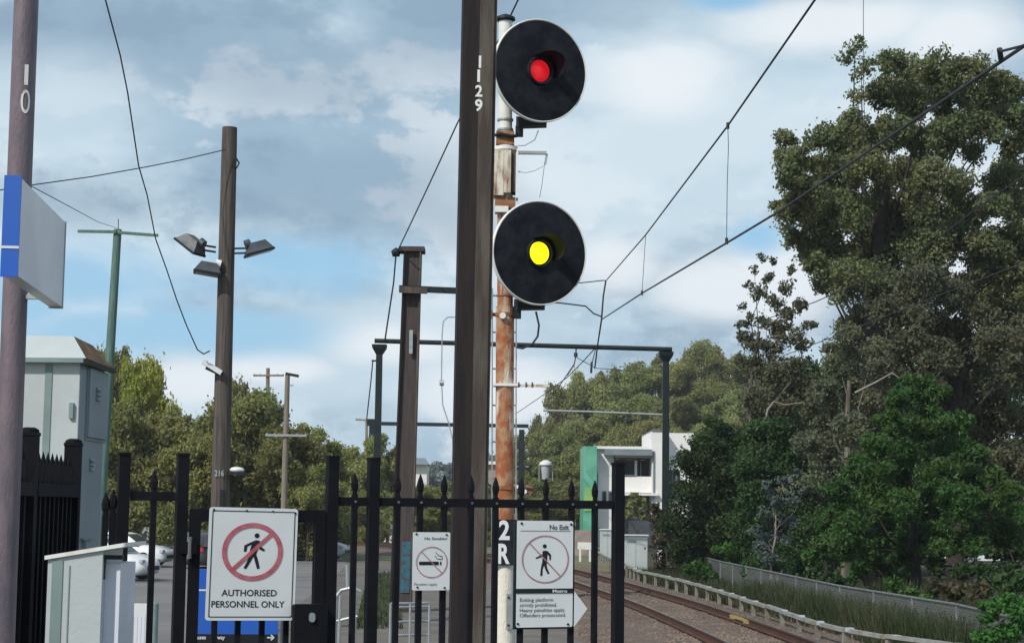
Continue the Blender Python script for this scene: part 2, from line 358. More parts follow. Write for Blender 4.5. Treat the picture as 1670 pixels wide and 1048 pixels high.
def rrect(x0, y0, x1, y1, r, n=5):
    out = []
    for (cx, cy, a0) in ((x1-r,y0+r,-90),(x1-r,y1-r,0),(x0+r,y1-r,90),(x0+r,y0+r,180)):
        for k in range(n+1):
            a = R(a0 + 90*k/n); out.append((cx+r*math.cos(a), cy+r*math.sin(a)))
    return out

# ------------------------------------------------------------------ foliage
def leaves(clumps, size, rng, outward=.6, aspect=1.6, droop=0.0):
    """clumps: (centre, (rx,ry,rz), count, tone)"""
    Vs = []; T = []
    for c, r, n, tone in clumps:
        n = int(n)
        d = rng.normal(size=(n,3)); d /= np.linalg.norm(d, axis=1)[:,None]
        rad = rng.uniform(.25, 1.0, n)**.45
        # lumpy surface
        lump = 1 + .22*np.sin(d[:,0]*5+c[0]*3)*np.cos(d[:,2]*4+c[2]*2)
        stray = rng.random(n) < .22; rad = np.where(stray, rad*rng.uniform(1.0, 1.75, n), rad)
        p = np.array(c) + d * (rad*lump)[:,None] * np.array(r)
        nr = d*outward + rng.normal(size=(n,3))*.55; nr /= np.linalg.norm(nr, axis=1)[:,None]
        t = rng.normal(size=(n,3)); t[:,2] -= droop
        t -= nr * (t*nr).sum(1)[:,None]; t /= np.linalg.norm(t, axis=1)[:,None]
        b = np.cross(nr, t); s = (size * rng.uniform(.6, 1.3, n))[:,None]
        a = t*s*aspect*.5; b = b*s*.5
        q = np.stack([p-a, p+b*.9-a*.1, p+a, p-b*.9-a*.1], axis=1)
        Vs.append(q.reshape(-1,3)); T.append(np.clip(rng.normal(tone, .22, n), 0, 1))
    V = np.concatenate(Vs); T = np.concatenate(T); Fc = np.arange(len(V)).reshape(-1,4)
    return V, Fc, T
def foliage(name, clumps, size, m, parent, seed=1, **kw):
    V, Fc, T = leaves(clumps, size, np.random.default_rng(seed), **kw)
    o = mk(name, V, Fc, m, parent)
    at_ = o.data.attributes.new('leaf_tone', 'FLOAT', 'FACE'); at_.data.foreach_set('value', T.astype(np.float32)); return o
def clumpify(c, r, rng, k=7, f=.5, n=500, tone=.4):
    """break one big lobe into k sub-clumps"""
    out = []
    for i in range(k):
        d = rng.normal(size=3); d /= np.linalg.norm(d); q = rng.uniform(.35, .75)
        cc = np.array(c) + d*np.array(r)*q; ff = f*rng.uniform(.7, 1.25)
        out.append((cc, tuple(np.array(r)*ff), n/k, np.clip(rng.normal(tone,.2),0,1)))
    return out

# ================================================================== ground, roads, track
GZ = -1.0
def sheet(name, pts, z, m, kind='structure'):
    o = mk(name, [(x, y, z) for x, y in pts], [tuple(range(len(pts)))], m); return tag(o, kind=kind)
sheet('ground', [(-1500,-300),(1500,-300),(1500,2500),(-1500,2500)], GZ-.03, MT['grassg'])
sheet('car_park', [(-60,12),(-3.5,12),(-5.0,60),(-9,94),(-60,94)], GZ-.012, MT['asphalt'])
sheet('undergrowth', [(7.2,44),(60,44),(60,128),(4.5,128),(4.8,80)], GZ-.016, MT['litter'])
sheet('path', [(-4.6,9.7),(2.4,9.7),(.6,60),(-2.5,84),(-7.6,84),(-6.2,60),(-4.9,30)], GZ-.008, MT['pathm'])
sheet('road', [(-120,128),(14,116),(14,122),(-120,136)], GZ-.012, MT['asphalt'])
# track centre line
TC = [(-30,5.6),(0,5.25),(15,5.0),(28,4.72),(35,4.42),(44,3.92),(52,3.2),(60,2.45),(68,1.55),(76,.4),(84,-1.0),(94,-3.3),(106,-6.8),(118,-11)]
def interp(y, L=TC):
    for (a, xa), (b, xb) in zip(L, L[1:]):
        if a <= y <= b: return xa + (xb-xa)*(y-a)/(b-a)
    return L[-1][1]
ys = np.arange(-30, 118.1, 1.0)
xs = np.array([interp(y) for y in ys]); 
for _ in range(12): xs[1:-1] = (xs[:-2] + 2*xs[1:-1] + xs[2:])/4
cl = [Vector((x, y, 0)) for x, y in zip(xs, ys)]
tang = [(cl[min(i+1,len(cl)-1)] - cl[max(i-1,0)]).normalized() for i in range(len(cl))]
def sweep(prof, i0=0, i1=None):              # prof: (offset right, z)
    V = []; Fc = []; idx = range(i0, i1 or len(cl)); n = len(prof)
    for i in idx:
        rt = Vector((tang[i].y, -tang[i].x, 0))
        V += [cl[i] + rt*o + Vector((0,0,z)) for o, z in prof]
    for a in range(len(idx)-1):
        for k in range(n-1): Fc.append((a*n+k, a*n+k+1, (a+1)*n+k+1, (a+1)*n+k))
    return V, Fc
V, Fc = sweep([(-2.9,GZ-.02),(-1.9,GZ+.10),(-1.2,GZ+.16),(1.2,GZ+.16),(1.9,GZ+.10),(2.9,GZ-.005),(3.4,GZ-.02)])
tag(mk('ballast_bed', V, Fc, MT['ballast'], smooth=True), kind='structure')
RZ = GZ+.36
tr = thing('railway_track', (5.25, 0, GZ), 'single railway track curving away to the left beyond the fence', 'railway track')
for s in (-1, 1):
    c = s*.8
    V, Fc = sweep([(c-.07,RZ-.16),(c-.07,RZ-.145),(c-.012,RZ-.125),(c-.012,RZ-.04),(c-.036,RZ-.03),(c-.036,RZ-.004),(c-.026,RZ),(c+.026,RZ),(c+.036,RZ-.004),(c+.036,RZ-.03),(c+.012,RZ-.04),(c+.012,RZ-.125),(c+.07,RZ-.145),(c+.07,RZ-.16)])
    r_ = mk('rail', V, Fc, MT['rail'], tr); 
    V, Fc = sweep([(c-.024,RZ+.002),(c+.024,RZ+.002)]); mk('rail_head', V, Fc, MT['railtop'], r_)
def at_s(y):
    i = min(len(cl)-2, max(0, int(y+30))); f = y+30-i; return cl[i].lerp(cl[i+1], f), tang[i]
sl0 = None; rs = random.Random(4)
y = 32.0; n = 0
while n < 62:
    c, t = at_s(y); rt = Vector((t.y, -t.x, 0)); mb = MB()
    mb.obox(c + Vector((0,0,GZ+.103)) + rt*rs.uniform(-.04,.04), (rt, t, Vector((0,0,1))), (2.6, .24, .13)); mb.build('sleeper', MT['timber'], tr)
    y += .68; n += 1
mb = MB()
for k in range(24):
    c, t = at_s(15 + k*.68); rt = Vector((t.y, -t.x, 0)); mb.obox(c + Vector((0,0,GZ+.103)), (rt, t, Vector((0,0,1))), (2.6, .24, .13))
for k in range(45):
    c, t = at_s(75 + k*.68); rt = Vector((t.y, -t.x, 0)); mb.obox(c + Vector((0,0,GZ+.103)), (rt, t, Vector((0,0,1))), (2.6, .24, .13))
tag(mb.build('sleepers', MT['timber'], tr), kind='stuff')
c, t = at_s(38.2); rt = Vector((t.y,-t.x,0)); mb = MB()
mb.obox(c + rt*.80 + Vector((0,0,RZ-.05)), (rt, t, Vector((0,0,1))), (.10, 1.1, .07)); mb.obox(c + rt*.80 + t*.8 + Vector((0,0,RZ-.07)), (rt, t, Vector((0,0,1))), (.12, .4, .09)); mb.obox(c + rt*.80 - t*.8 + Vector((0,0,RZ-.07)), (rt, t, Vector((0,0,1))), (.12, .4, .09)); mb.build('rail_clamp', MT['yellow'], tr)
# ballast stones
rng = np.random.default_rng(8)
def stones(n, y0, y1, o0, o1, size, zf):
    yy = y0 + (y1-y0)*rng.random(n)**1.6; oo = rng.uniform(o0, o1, n)
    xx = np.interp(yy, ys, xs) + oo
    r = size*rng.uniform(.6, 1.5, n)
    base = np.array([(1,0,0),(0,1,0),(-1,0,0),(0,-1,0),(0,0,1),(0,0,-1)], float)
    P_ = base[None]*r[:,None,None]*rng.uniform(.6,1.3,(n,6,1))
    a = rng.uniform(0,6.28,n); ca, sa = np.cos(a), np.sin(a)
    X = P_[:,:,0]*ca[:,None]-P_[:,:,1]*sa[:,None]+P_[:,:,2]*.3; Y = P_[:,:,0]*sa[:,None]+P_[:,:,1]*ca[:,None]; Z = P_[:,:,2]*.8
    zz = np.array([zf(o) for o in oo])
    V = np.stack([X+xx[:,None], Y+yy[:,None], Z+zz[:,None]], 2).reshape(-1,3)
    tri = [(0,1,4),(1,2,4),(2,3,4),(3,0,4),(1,0,5),(2,1,5),(3,2,5),(0,3,5)]
    Fc = (np.arange(n)[:,None,None]*6 + np.array(tri)[None]).reshape(-1,3)
    return V, [tuple(f) for f in Fc.tolist()]
def zf(o):
    a = abs(o-0)
    return GZ + (.155 if a < 1.2 else .155-.08*(a-1.2)/.7 if a < 1.9 else max(-.02, .08-.1*(a-1.9)))
V, Fc = stones(26000, 26, 80, -2.9, 3.6, .038, zf)
tag(mk('track_ballast', V, Fc, MT['stone']), 'loose brown and grey ballast stones spread along the railway track', 'ballast', kind='stuff')

# platform we stand on, kept clear of everything beyond the end fence
tag(MB().box((-2.3,-12,GZ-.02),(3.2,9.6,0)).build('platform', MT['platform']), kind='structure')
tag(MB().box((2.95,-12,.004),(3.24,9.6,.03)).build('platform_edge', MT['creamw']), kind='structure')
# grassy verge hump between car park and trees
sheet('verge', [(-60,94),(-9,94),(-8,104),(-60,104)], GZ-.006, MT['grassg'])
MBk = MB().box((-45,93.6,GZ-.02),(-9,93.85,GZ+.12)); tag(MBk.build('kerb', MT['darksteel']), kind='structure')

# ================================================================== palisade end fence
KF = .41
def fd(px): u = (px-CX)/F; return 8.776/(1-KF*u)
fyaw = math.atan(KF); FU = Vector((math.cos(fyaw), math.sin(fyaw), 0)); FN = Vector((math.sin(fyaw), -math.cos(fyaw), 0)); UP = Vector((0,0,1))
def picket(mb, p, ztop, z0=.06, w=.026, u=FU, n=FN, spear=True):
    body = ztop - (.11 if spear else 0)
    mb.obox(Vector((p.x,p.y,(z0+body)/2)), (u,n,UP), (w,w,body-z0))
    if spear:
        rows = [(0,.012),(.018,.012),(.026,.017),(.052,.019),(.075,.013),(.105,.002)]
        V=[]; Fc=[]
        for h, r_ in rows:
            for k in range(6):
                a=k*math.pi/3; V.append(Vector((p.x,p.y,body+h)) + u*math.cos(a)*r_ + n*math.sin(a)*r_*.8)
        for l in range(len(rows)-1):
            for k in range(6): j=(k+1)%6; Fc.append((l*6+k,l*6+j,l*6+6+j,l*6+6+k))
        mb.add(V, Fc)
def post(mb, p, ztop, w=.051, z0=0, u=FU, n=FN):
    mb.obox(Vector((p.x,p.y,(z0+ztop)/2)), (u,n,UP), (w,w,ztop-z0)); mb.obox(Vector((p.x,p.y,ztop+.004)), (u,n,UP), (w+.006,w+.006,.012))
def ztop(px, py): return P(px, py, fd(px)).z
fence = thing('spear_top_fence', at(800, fd(800), 0), 'black spear top steel fence across the end of the platform', 'fence')
for px, py in ((608,749),(1008,757),(541,746)):
    p = at(px, fd(px), 0) if px != 541 else at(px, fd(px), 0); mb = MB(); post(mb, p, ztop(px, py)); mb.build('post', MT['black'], fence)
for px, py in ((578,769),(648,771),(685,771),(724,772),(768,773),(808,775),(850,777),(890,777),(932,779),(970,781)):
    mb = MB(); picket(mb, at(px, fd(px), 0), ztop(px, py)); mb.build('picket', MT['black'], fence)
for (a, b) in ((541,608),(608,1008)):
    for z in (1.642, .18):
        A = at(a, fd(a), z); B = at(b, fd(b), z); t = (B-A).normalized(); mb = MB().bar(A+t*.034, B-t*.034, .03, .042); mb.build('fence_rail', MT['black'], fence)
lf = thing('spear_top_fence', at(225, fd(225), 0), 'short black spear top fence section between cabinet and gate', 'fence')
for px, py, k in ((172,800,'picket'),(184,796,'picket'),(200,741,'post'),(296,742,'post'),(250,765,'picket')):
    mb = MB(); p = at(px, fd(px), 0)
    (post if k == 'post' else picket)(mb, p, ztop(px, py)); mb.build(k, MT['black'], lf)
for z in (1.655, .18):
    A = at(200, fd(200), z); B = at(296, fd(296), z); t=(B-A).normalized(); MB().bar(A+t*.034, B-t*.034, .03, .042).build('fence_rail', MT['black'], lf)
# gate between the posts
gate = thing('steel_gate', at(425, fd(425), 0), 'black steel pedestrian gate carrying the authorised personnel sign', 'gate')
gzt = 1.60
gm = MB()
for px in (319, 521):
    p = at(px, fd(px), 0); gm.obox(Vector((p.x,p.y,(.08+gzt)/2)), (FU,FN,UP), (.045,.045,gzt-.08))
A = at(319, fd(319), gzt-.03); B = at(521, fd(521), gzt-.03); t=(B-A).normalized(); gm.bar(A+t*.023, B-t*.023, .04, .058)
A = at(319, fd(319), .12); B = at(521, fd(521), .12); gm.bar(A+t*.023, B-t*.023, .04, .05); gm.build('gate_frame', MT['black'], gate)
for px in (355,393,432,471):
    mb = MB(); p = at(px, fd(px), 0); mb.obox(Vector((p.x,p.y,(.145+gzt-.06)/2)), (FU,FN,UP), (.024,.024,gzt-.06-.145)); mb.build('picket', MT['black'], gate)
fr = Frame(508, 1015, fd(508)-.06, fyaw)
lock = MB().prism(rrect(479,985,530,1110,3), fr, -.03, .03).build('lock_box', MT['black'], gate)
MB().prism(rrect(501,998,510,1013,4.4), fr, .031, .04).build('handle', MT['galv'], lock)

# side fence running beside the platform
SX = -1.785
def sfp(px, d): return at(px, d, 0)
A = at(43, 6.4, 0); B = at(116, 7.4, 0); C = at(180, 8.35, 0); A0 = A - (B-A)*.22
sf = thing('spear_top_fence', A, 'black spear top side fence running back beside the grey pole', 'fence')
SU = (B-A).normalized(); SN = Vector((-SU.y, SU.x, 0))
for p, zt in ((A,1.865),(B,1.862)):
    mb = MB(); post(mb, p, zt, .065, 0, SU, SN); mb.tube([(p.x,p.y,zt+.008),(p.x,p.y,zt+.02),(p.x,p.y,zt+.028)],[.036,.034,.02],12); mb.build('post', MT['black'], sf)
for q0, q1, n in ((A,B,10),(A0,A,2)):
    for k in range(1, n):
        mb = MB(); p = q0.lerp(q1, k/n); picket(mb, p, 1.772, .06, .03, SU, SN, False)
        zz = 1.772; mb.add([p+SU*.014+UP*zz, p+SN*.012+UP*zz, p-SU*.014+UP*zz, p-SN*.012+UP*zz, p+UP*(zz+.045)], [(0,1,4),(1,2,4),(2,3,4),(3,0,4)]); mb.build('picket', MT['black'], sf)
    for z in (1.668, .18): t=(q1-q0).normalized(); MB().bar(q0+t*.034+SN*-.02+UP*z, q1-t*.034+SN*-.02+UP*z, .03, .05).build('fence_rail', MT['black'], sf)
# solid dark infill sheet on the far side of the side fence
MB().bar(A0+SN*.05+UP*.885, B+SN*.05+UP*.885, .006, 1.77).build('infill_sheet', MT['black'], sf)

# ================================================================== signs on the fence
def sign_board(name, label, fr, x0, y0, x1, y1, r=4, border=None, m='white'):
    t = thing(name, fr((x0+x1)/2, y1, 0), label, 'sign')
    MB().prism(rrect(x0,y0,x1,y1,r), fr, -.0035, 0).build('sign_plate', MT[m], t)
    return t
fr = Frame(411, 919, fd(411)-.05, fyaw); fr.tilt = -.012
s = sign_board('warning_sign', 'white authorised personnel only sign with crossed out walking figure', fr, 343.5, 829, 479, 1009, 5)
V, Fc = [], []
o = rrect(348,834,475,1004,2,2); i_ = rrect(349.4,835.4,473.6,1002.6,2,2); n = len(o)
V = [fr(x,y,.0015) for x,y in o] + [fr(x,y,.0015) for x,y in i_]; Fc = [(k,(k+1)%n,n+(k+1)%n,n+k) for k in range(n)]
mk('border_line', V, Fc, MT['ink'], s)
V, Fc = ring(fr, 411, 899.5, 46.5, 39, None, None, w=.0025); n = len(V)
sl = thick((441.5,868.5),(381,928.5),6.2); V += [fr(x,y,.0027) for x,y in sl]; Fc.append((n,n+1,n+2,n+3)); mk('prohibition_ring', V, Fc, MT['red'], s)
cv = lambda L: [(280+x/3.403, 740+y/3.403) for x,y in L]
man = [circ(280+466/3.403, 740+454/3.403, 3.9), cv([(438,490),(462,478),(482,482),(486,500),(470,540),(464,560),(430,560),(432,530),(440,505)]),
 cv([(440,488),(446,500),(418,514),(414,542),(400,542),(402,508)]), cv([(470,492),(484,500),(492,516),(510,530),(506,540),(484,530),(472,512)]),
 cv([(432,558),(456,558),(436,600),(416,636),(402,632),(420,592)]), cv([(448,556),(466,558),(478,594),(486,632),(472,636),(462,602)])]
V, Fc = polyface(fr, man, .0015); mk('walking_figure', V, Fc, MT['ink'], s)
text_part('lettering', 'AUTHORISED', fr, 366.5, 970, 84, 10.5, MT['ink'], s, .0015, .012)
text_part('lettering', 'PERSONNEL ONLY', fr, 352, 988, 111, 10.5, MT['ink'], s, .0015, .012)
for (x,y) in ((350,833),(400,833.5),(440,834),(475,836)):
    MB().prism(circ(x,y,1.5,8), fr, 0, .004).build('rivet', MT['ink'], s)
# no exit sign
dn = fd(890)-.04; fr = Frame(888, 935, dn, fyaw)
s = sign_board('no_exit_sign', 'tall white no exit sign beside the signal number plate', fr, 843, 850, 934.5, 1020, 3)
MB().prism([(842,958.5),(934.5,958.5),(934.5,966),(842,966)], fr, .001, .003).build('dark_band', MT['darksteel'], s)
V, Fc = polyface(fr, [[(848,866),(930,866),(930,866.8),(848,866.8)]], .0015); mk('heading_line', V, Fc, MT['greytext'], s)
text_part('lettering', 'No Exit', fr, 895.5, 864, 31.5, 8.0, MT['greytext'], s, .0015, .03)
text_part('lettering', 'Metro', fr, 901, 965, 24, 5.2, MT['white'], s, .004, .02)
for k, (tx, w_) in enumerate((('Exiting platform',54),('strictly prohibited.',60),('Heavy penalties apply.',74),('Offenders prosecuted.',75))):
    text_part('lettering', tx, fr, 848.5, 979+k*8.2, w_, 6.0, MT['greytext'], s, .0015, .005)
cx_, cy_ = 889, 911.5
V, Fc = ring(fr, cx_, cy_, 38.3, 36.4, None, None, w=.0025); n = len(V)
V += [fr(x,y,.0027) for x,y in thick((863,886),(913.5,938.5),1.9)]; Fc.append((n,n+1,n+2,n+3)); mk('prohibition_ring', V, Fc, MT['pink'], s)
cv = lambda L: [(830+x/5.036, 840+y/5.036) for x,y in L]
man = [circ(830+291/5.036, 840+256/5.036, 3.3), cv([(272,296),(300,290),(322,298),(314,330),(310,400),(270,400),(274,345)]),
 cv([(316,300),(334,312),(344,326),(342,366),(330,368),(328,334),(314,322)]), cv([(270,318),(274,340),(240,352),(218,358),(218,347),(244,336)]),
 cv([(268,398),(290,400),(276,440),(274,494),(256,494),(260,440)]), cv([(284,398),(306,396),(312,430),(332,474),(318,482),(296,440)])]
V, Fc = polyface(fr, man, .0015); mk('walking_figure', V, Fc, MT['ink'], s)
for (x,y) in ((850,854.5),(931,855.5),(845.5,1014),(927,1016)): MB().prism(circ(x,y,1.9,8), fr, 0, .004).build('bolt', MT['ink'], s)
MB().prism([(840,852),(936,852),(936,1023),(840,1023)], fr, -.022, -.008).build('backing_frame', MT['darksteel'], s)
# grey arrow plate poking out behind
fa = Frame(935, 992, fd(935)-.035, fyaw)
MBa = MB().prism([(936.5,964),(958,992),(936.5,1021)], fa, -.006, 0)
a_ = MBa.build('arrow_plate', MT['white']); tag(a_, 'plain grey arrow plate pointing right from behind the no exit sign', 'sign')
# no smoking sign
fr = Frame(703, 915, fd(703)-.04, fyaw)
s = sign_board('no_smoking_sign', 'small white no smoking sign with crossed out cigarette', fr, 674, 868, 733, 961, 2)
text_part('lettering', 'No Smoking', fr, 692, 880, 36, 4.4, MT['greytext'], s, .0015, .02)
text_part('lettering', 'Penalties apply.', fr, 677, 953, 37, 4.2, MT['greytext'], s, .0015, .0)
V, Fc = ring(fr, 704, 916, 25, 23.6, None, None, w=.0025); n = len(V)
V += [fr(x,y,.0027) for x,y in thick((687,898.5),(720.5,933.5),1.5)]; Fc.append((n,n+1,n+2,n+3)); mk('prohibition_ring', V, Fc, MT['pink'], s)
V, Fc = polyface(fr, [[(684,915),(715,915),(715,920.5),(684,920.5)],[(717,915),(719.5,915),(719.5,920.5),(717,920.5)],thick((709,906),(713,911),1),thick((713,911),(720,911.5),1),thick((710,900),(714,905),1),thick((714,905),(721,907),1),thick((720,907),(720.5,912),1)], .0015); mk('cigarette_symbol', V, Fc, MT['ink'], s)
for (x,y) in ((679,871),(727,872),(682,956),(725,957)): MB().prism(circ(x,y,1.6,8), fr, 0, .004).build('bolt', MT['ink'], s)

# blue information sign behind the gate
fr = Frame(388, 980, 10.6, .1)
s = thing('blue_sign', fr(388,1300,-.01), 'blue board on low posts behind the gate with a black text strip', 'sign')
MB().prism(rrect(318,929,453,1060,2), fr, -.03, 0).build('sign_plate', MT['bluesign'], s)
MB().prism([(318,1032),(453,1032),(453,1060),(318,1060)], fr, .001, .004).build('text_strip', MT['ink'], s)
V, Fc = polyface(fr, [[(318,961),(453,961.5),(453,964),(318,963.5)]], .002); mk('white_line', V, Fc, MT['white'], s)
text_part('lettering', 'Buses', fr, 321, 1040, 18, 6.5, MT['white'], s, .006, .02)
text_part('lettering', 'way', fr, 357, 1040, 12, 6.5, MT['white'], s, .006, .02)
V, Fc = polyface(fr, [thick((424,1036),(431,1031.9+2),2), thick((424,1036),(431,1041),2), thick((436,1037),(447,1037),2), thick((442,1032.8),(447,1037),2), thick((442,1041),(447,1037),2)], .006); mk('arrow_mark', V, Fc, MT['white'], s)
for px in (330, 462):
    p = fr(px, 980, -.05); MB().obox(Vector((p.x,p.y,(GZ+1.05)/2)), (fr.u,fr.n,UP), (.04,.04,1.05-GZ)).build('post', MT['galv'], s)

# ================================================================== pole 10 with blue-ended box sign
d = 5.75; p = P(20, 600, d); pb = Vector((p.x, d, 0)); r_ = .0415
pole = thing('lamp_pole', pb, 'maroon grey round pole numbered 10 at the left edge of the platform', 'pole')
lean = (P(43,0,d).x - P(20,600,d).x)/(P(43,0,d).z - P(20,600,d).z)
def polep(z): return Vector((pb.x + lean*(z-P(20,600,d).z), d, z))
mb = MB().tube([polep(z) for z in (0,1,2,3,4.6)], [r_*1.0, r_, r_*.99, r_*.98, r_*.97], 28); autosmooth(mb.build('shaft', MT['pipe'], pole))
MB().box((polep(0).x-.07,d-.07,0),(polep(0).x+.07,d+.07,.012)).build('base_plate', MT['pipe'], pole)
def on_cyl(cx, cy, d, rad, ppx, scale_px, ax):
    # returns function mapping sign pixels around a cylinder
    def f(u, v, w=0):
        th = (u - cx)*scale_px*d/F/rad; z = P(cx, v, d).z; c = ax(z); return Vector((c.x + (rad+w)*math.sin(th+ppx), c.y - (rad+w)*math.cos(th+ppx), z))
    return f
fc = on_cyl(46, 150, d, r_*.975, R(28), .95, polep)
text_part('number_digit', '1', fc, 43, 143, 6.5, 33, MT['creamw'], pole, .002, .0)
text_part('number_digit', '0', fc, 38.5, 189, 16, 39, MT['creamw'], pole, .002, .0)
# box sign
A = P(31, 372, 4.74); near, far_ = A, P(104, 430, 5.5)
dv = Vector((far_.x-near.x, far_.y-near.y, 0)); ln = dv.length; dv.normalize(); nn = Vector((dv.y, -dv.x, 0)); 
zb = P(31, 449, 4.74).z; zt = P(31, 290, 4.74).z; th = .041
bx = thing('box_sign', Vector((near.x,near.y,zb)) + dv*ln/2 - nn*th/2, 'pale box sign with bright blue end panel fixed to the left pole', 'sign')
c = Vector((near.x, near.y, (zb+zt)/2)) + dv*ln/2 - nn*th/2
MB().obox(c, (dv, nn, UP), (ln, th, zt-zb)).build('pale_panel', MT['palesign'], bx)
MB().obox(Vector((near.x,near.y,(zb+zt)/2)) - nn*th/2 - dv*.004, (dv, nn, UP), (.007, th+.006, zt-zb+.01)).build('blue_end', MT['bluesign'], bx)
MB().obox(Vector((near.x,near.y,P(31,404,4.74).z)) - nn*th/2 - dv*.0085, (dv, nn, UP), (.002, th+.007, .007)).build('white_stripe', MT['white'], bx)
MB().obox(Vector((far_.x,far_.y,(zb+zt)/2)) - nn*th/2 + dv*.004, (dv, nn, UP), (.007, th+.005, zt-zb+.01)).build('end_cap', MT['galv'], bx)
for z in (zb+.06, zt-.06):
    q = Vector((near.x,near.y,z)) + dv*((5.75-near.y)/dv.y) - nn*th; pp = polep(z); MB().bar(q, pp+ (q-pp).normalized()*r_*.9, .025, .015).build('bracket', MT['galv'], bx)

# ================================================================== relay cabinet
cab = thing('relay_cabinet', (-3.4, 10.5, 0), 'tall pale grey steel cabinet with rusty pitched roof behind side fence', 'cabinet')
x1 = P(130,600,10.0).x; x0 = x1-1.75; y0 = 10.0; y1 = 10.62; ez = P(130,586,10).z
MB().box((x0,y0,0),(x1,y1,ez), .0).build('body', MT['cabinet'], cab)
# roof: flared hipped cap with rusty gable end
e = .045; zt = P(120,548,10.12).z
rx = P(120,548,10.12).x
V = [(x0-e,y0-e,ez),(x1+e,y0-e,ez+.005),(x1+e,y1+e,ez),(x0-e,y1+e,ez),(x0+.1,y0+.12,zt),(rx,y0+.12,zt),(rx,y1-.02,zt-.01),(x0+.1,y1-.02,zt-.01)]
mk('roof', V, [(0,1,5,4),(3,2,1,0),(4,5,6,7),(2,3,7,6),(3,0,4,7)], MT['cabinet'], cab)
mk('rusty_roof_end', [(x1+e,y0-e,ez+.005),(x1+e,y1+e,ez),(rx,y1-.02,zt-.01),(rx,y0+.12,zt)], [(0,1,2,3)], MT['rustroof'], cab)
MB().box((x1+e-.01,y0-e-.01,ez-.03),(x1+e+.004,y1+e,ez+.001)).build('drip_edge', MT['darksteel'], cab)
MB().box((x0-e,y0-e-.012,ez-.022),(x1+e-.012,y0-e+.002,ez+.002)).build('drip_edge', MT['cabgroove'], cab)
gx = P(76,700,10).x; MB().box((gx-.02,y0-.006,0),(gx+.02,y0+.0,ez-.03)).build('door_groove', MT['cabgroove'], cab)
gx2 = gx-.62; MB().box((gx2-.02,y0-.006,0),(gx2+.02,y0,ez-.03)).build('door_groove', MT['cabgroove'], cab)
MB().box((x1+.0,y0,0),(x1+.004,y1,ez-.031)).build('shaded_side_panel', MT['sideshade'], cab); x1 += .004  # shade of this side is put into the sheet's colour
# side door panel with frame, louvres and catch
def ydx(px): u=(px-CX)/F; return x1/u
ya, yb = ydx(142.5), ydx(172); za, zb_ = P(142,712,10.2).z, P(142,600,10.2).z
dr = MB().box((x1,ya,za),(x1+.018,yb,zb_)).build('door_panel', MT['sideshade'], cab)
mb = MB(); f_=.02
mb.box((x1,ya-f_,za-f_),(x1+.008,ya-.001,zb_)); mb.box((x1,yb+.001,za-f_),(x1+.008,yb+f_*2,zb_)); mb.box((x1,ya,za-f_),(x1+.008,yb,za-.001)); mb.build('door_frame', MT['cabgroove'], dr)
for px, pys in ((155.5,(637,645,653)),(154,(752,759,767))):
    for py in pys:
        yy = ydx(px); z = P(px,py,yy).z; V=[]; mb=MB()
        xx = x1 + (.018 if py<700 else 0)
        mb.add([(xx,yy-.05,z),(xx,yy+.05,z),(xx,yy+.05,z+.022),(xx,yy-.05,z+.022),(xx+.016,yy-.05,z),(xx+.016,yy+.05,z)],[(0,1,5,4),(4,5,2,3),(0,4,3),(1,2,5)]); mb.build('louvre', MT['cabgroove'], cab)
yy=ydx(140); z=P(140,880,yy).z; MB().box((x1,yy,z),(x1+.02,yy+.28,z+.012)).box((x1,yy+.05,z-.05),(x1+.025,yy+.07,z-.002)).build('latch', MT['cabgroove'], cab)

# lower white cabinet in front of the side fence
lx0, lx1 = P(77,950,6.2).x, P(166,950,6.2).x; ly=6.2
lc = thing('low_cabinet', ((lx0+lx1)/2, ly+.15, 0), 'low white steel cabinet with sloping lid at the platform edge', 'cabinet')
zl, zr = P(77,912,ly).z, P(166,897,ly).z
V=[(lx0,ly,0),(lx1,ly,0),(lx1,ly+.32,0),(lx0,ly+.32,0),(lx0,ly,zl),(lx1,ly,zr),(lx1,ly+.32,zr),(lx0,ly+.32,zl)]
mk('body', V, [(0,3,2,1),(4,5,6,7),(0,1,5,4),(1,2,6,5),(2,3,7,6),(3,0,4,7)], MT['cabinet'], lc)
xr = P(206,888,6.2).x; zr2 = zr + (xr-lx1)*(zr-zl)/(lx1-lx0)
V=[(lx0-.01,ly-.012,zl),(xr,ly-.012,zr2),(xr,ly+.34,zr2),(lx0-.01,ly+.34,zl)]; V += [(a,b,c+.014) for a,b,c in V]
mk('lid', V, [(0,3,2,1),(4,5,6,7),(0,1,5,4),(1,2,6,5),(2,3,7,6),(3,0,4,7)], MT['creamw'], lc)
gx = P(93,950,ly).x; MB().box((gx-.019,ly-.004,0),(gx+.019,ly,zl-.0)).build('pole_shadow_strip', MT['cabgroove'], lc)  # a pole's shadow painted down the front as a grey strip
sx0, sx1 = P(169,940,ly+.05).x, P(196,940,ly+.05).x; MB().box((sx0+.002,ly+.05,0),(sx1,ly+.3,P(180,918,ly+.05).z)).build('side_compartment', MT['palesign'], lc)
MB().box((sx0,ly+.02,P(180,912,ly).z),(sx1+.01,ly+.06,P(180,905,ly).z)).box((sx0-.004,ly+.02,P(180,945,ly).z),(sx0+.006,ly+.06,P(180,912,ly).z)).build('handle', MT['darksteel'], lc)

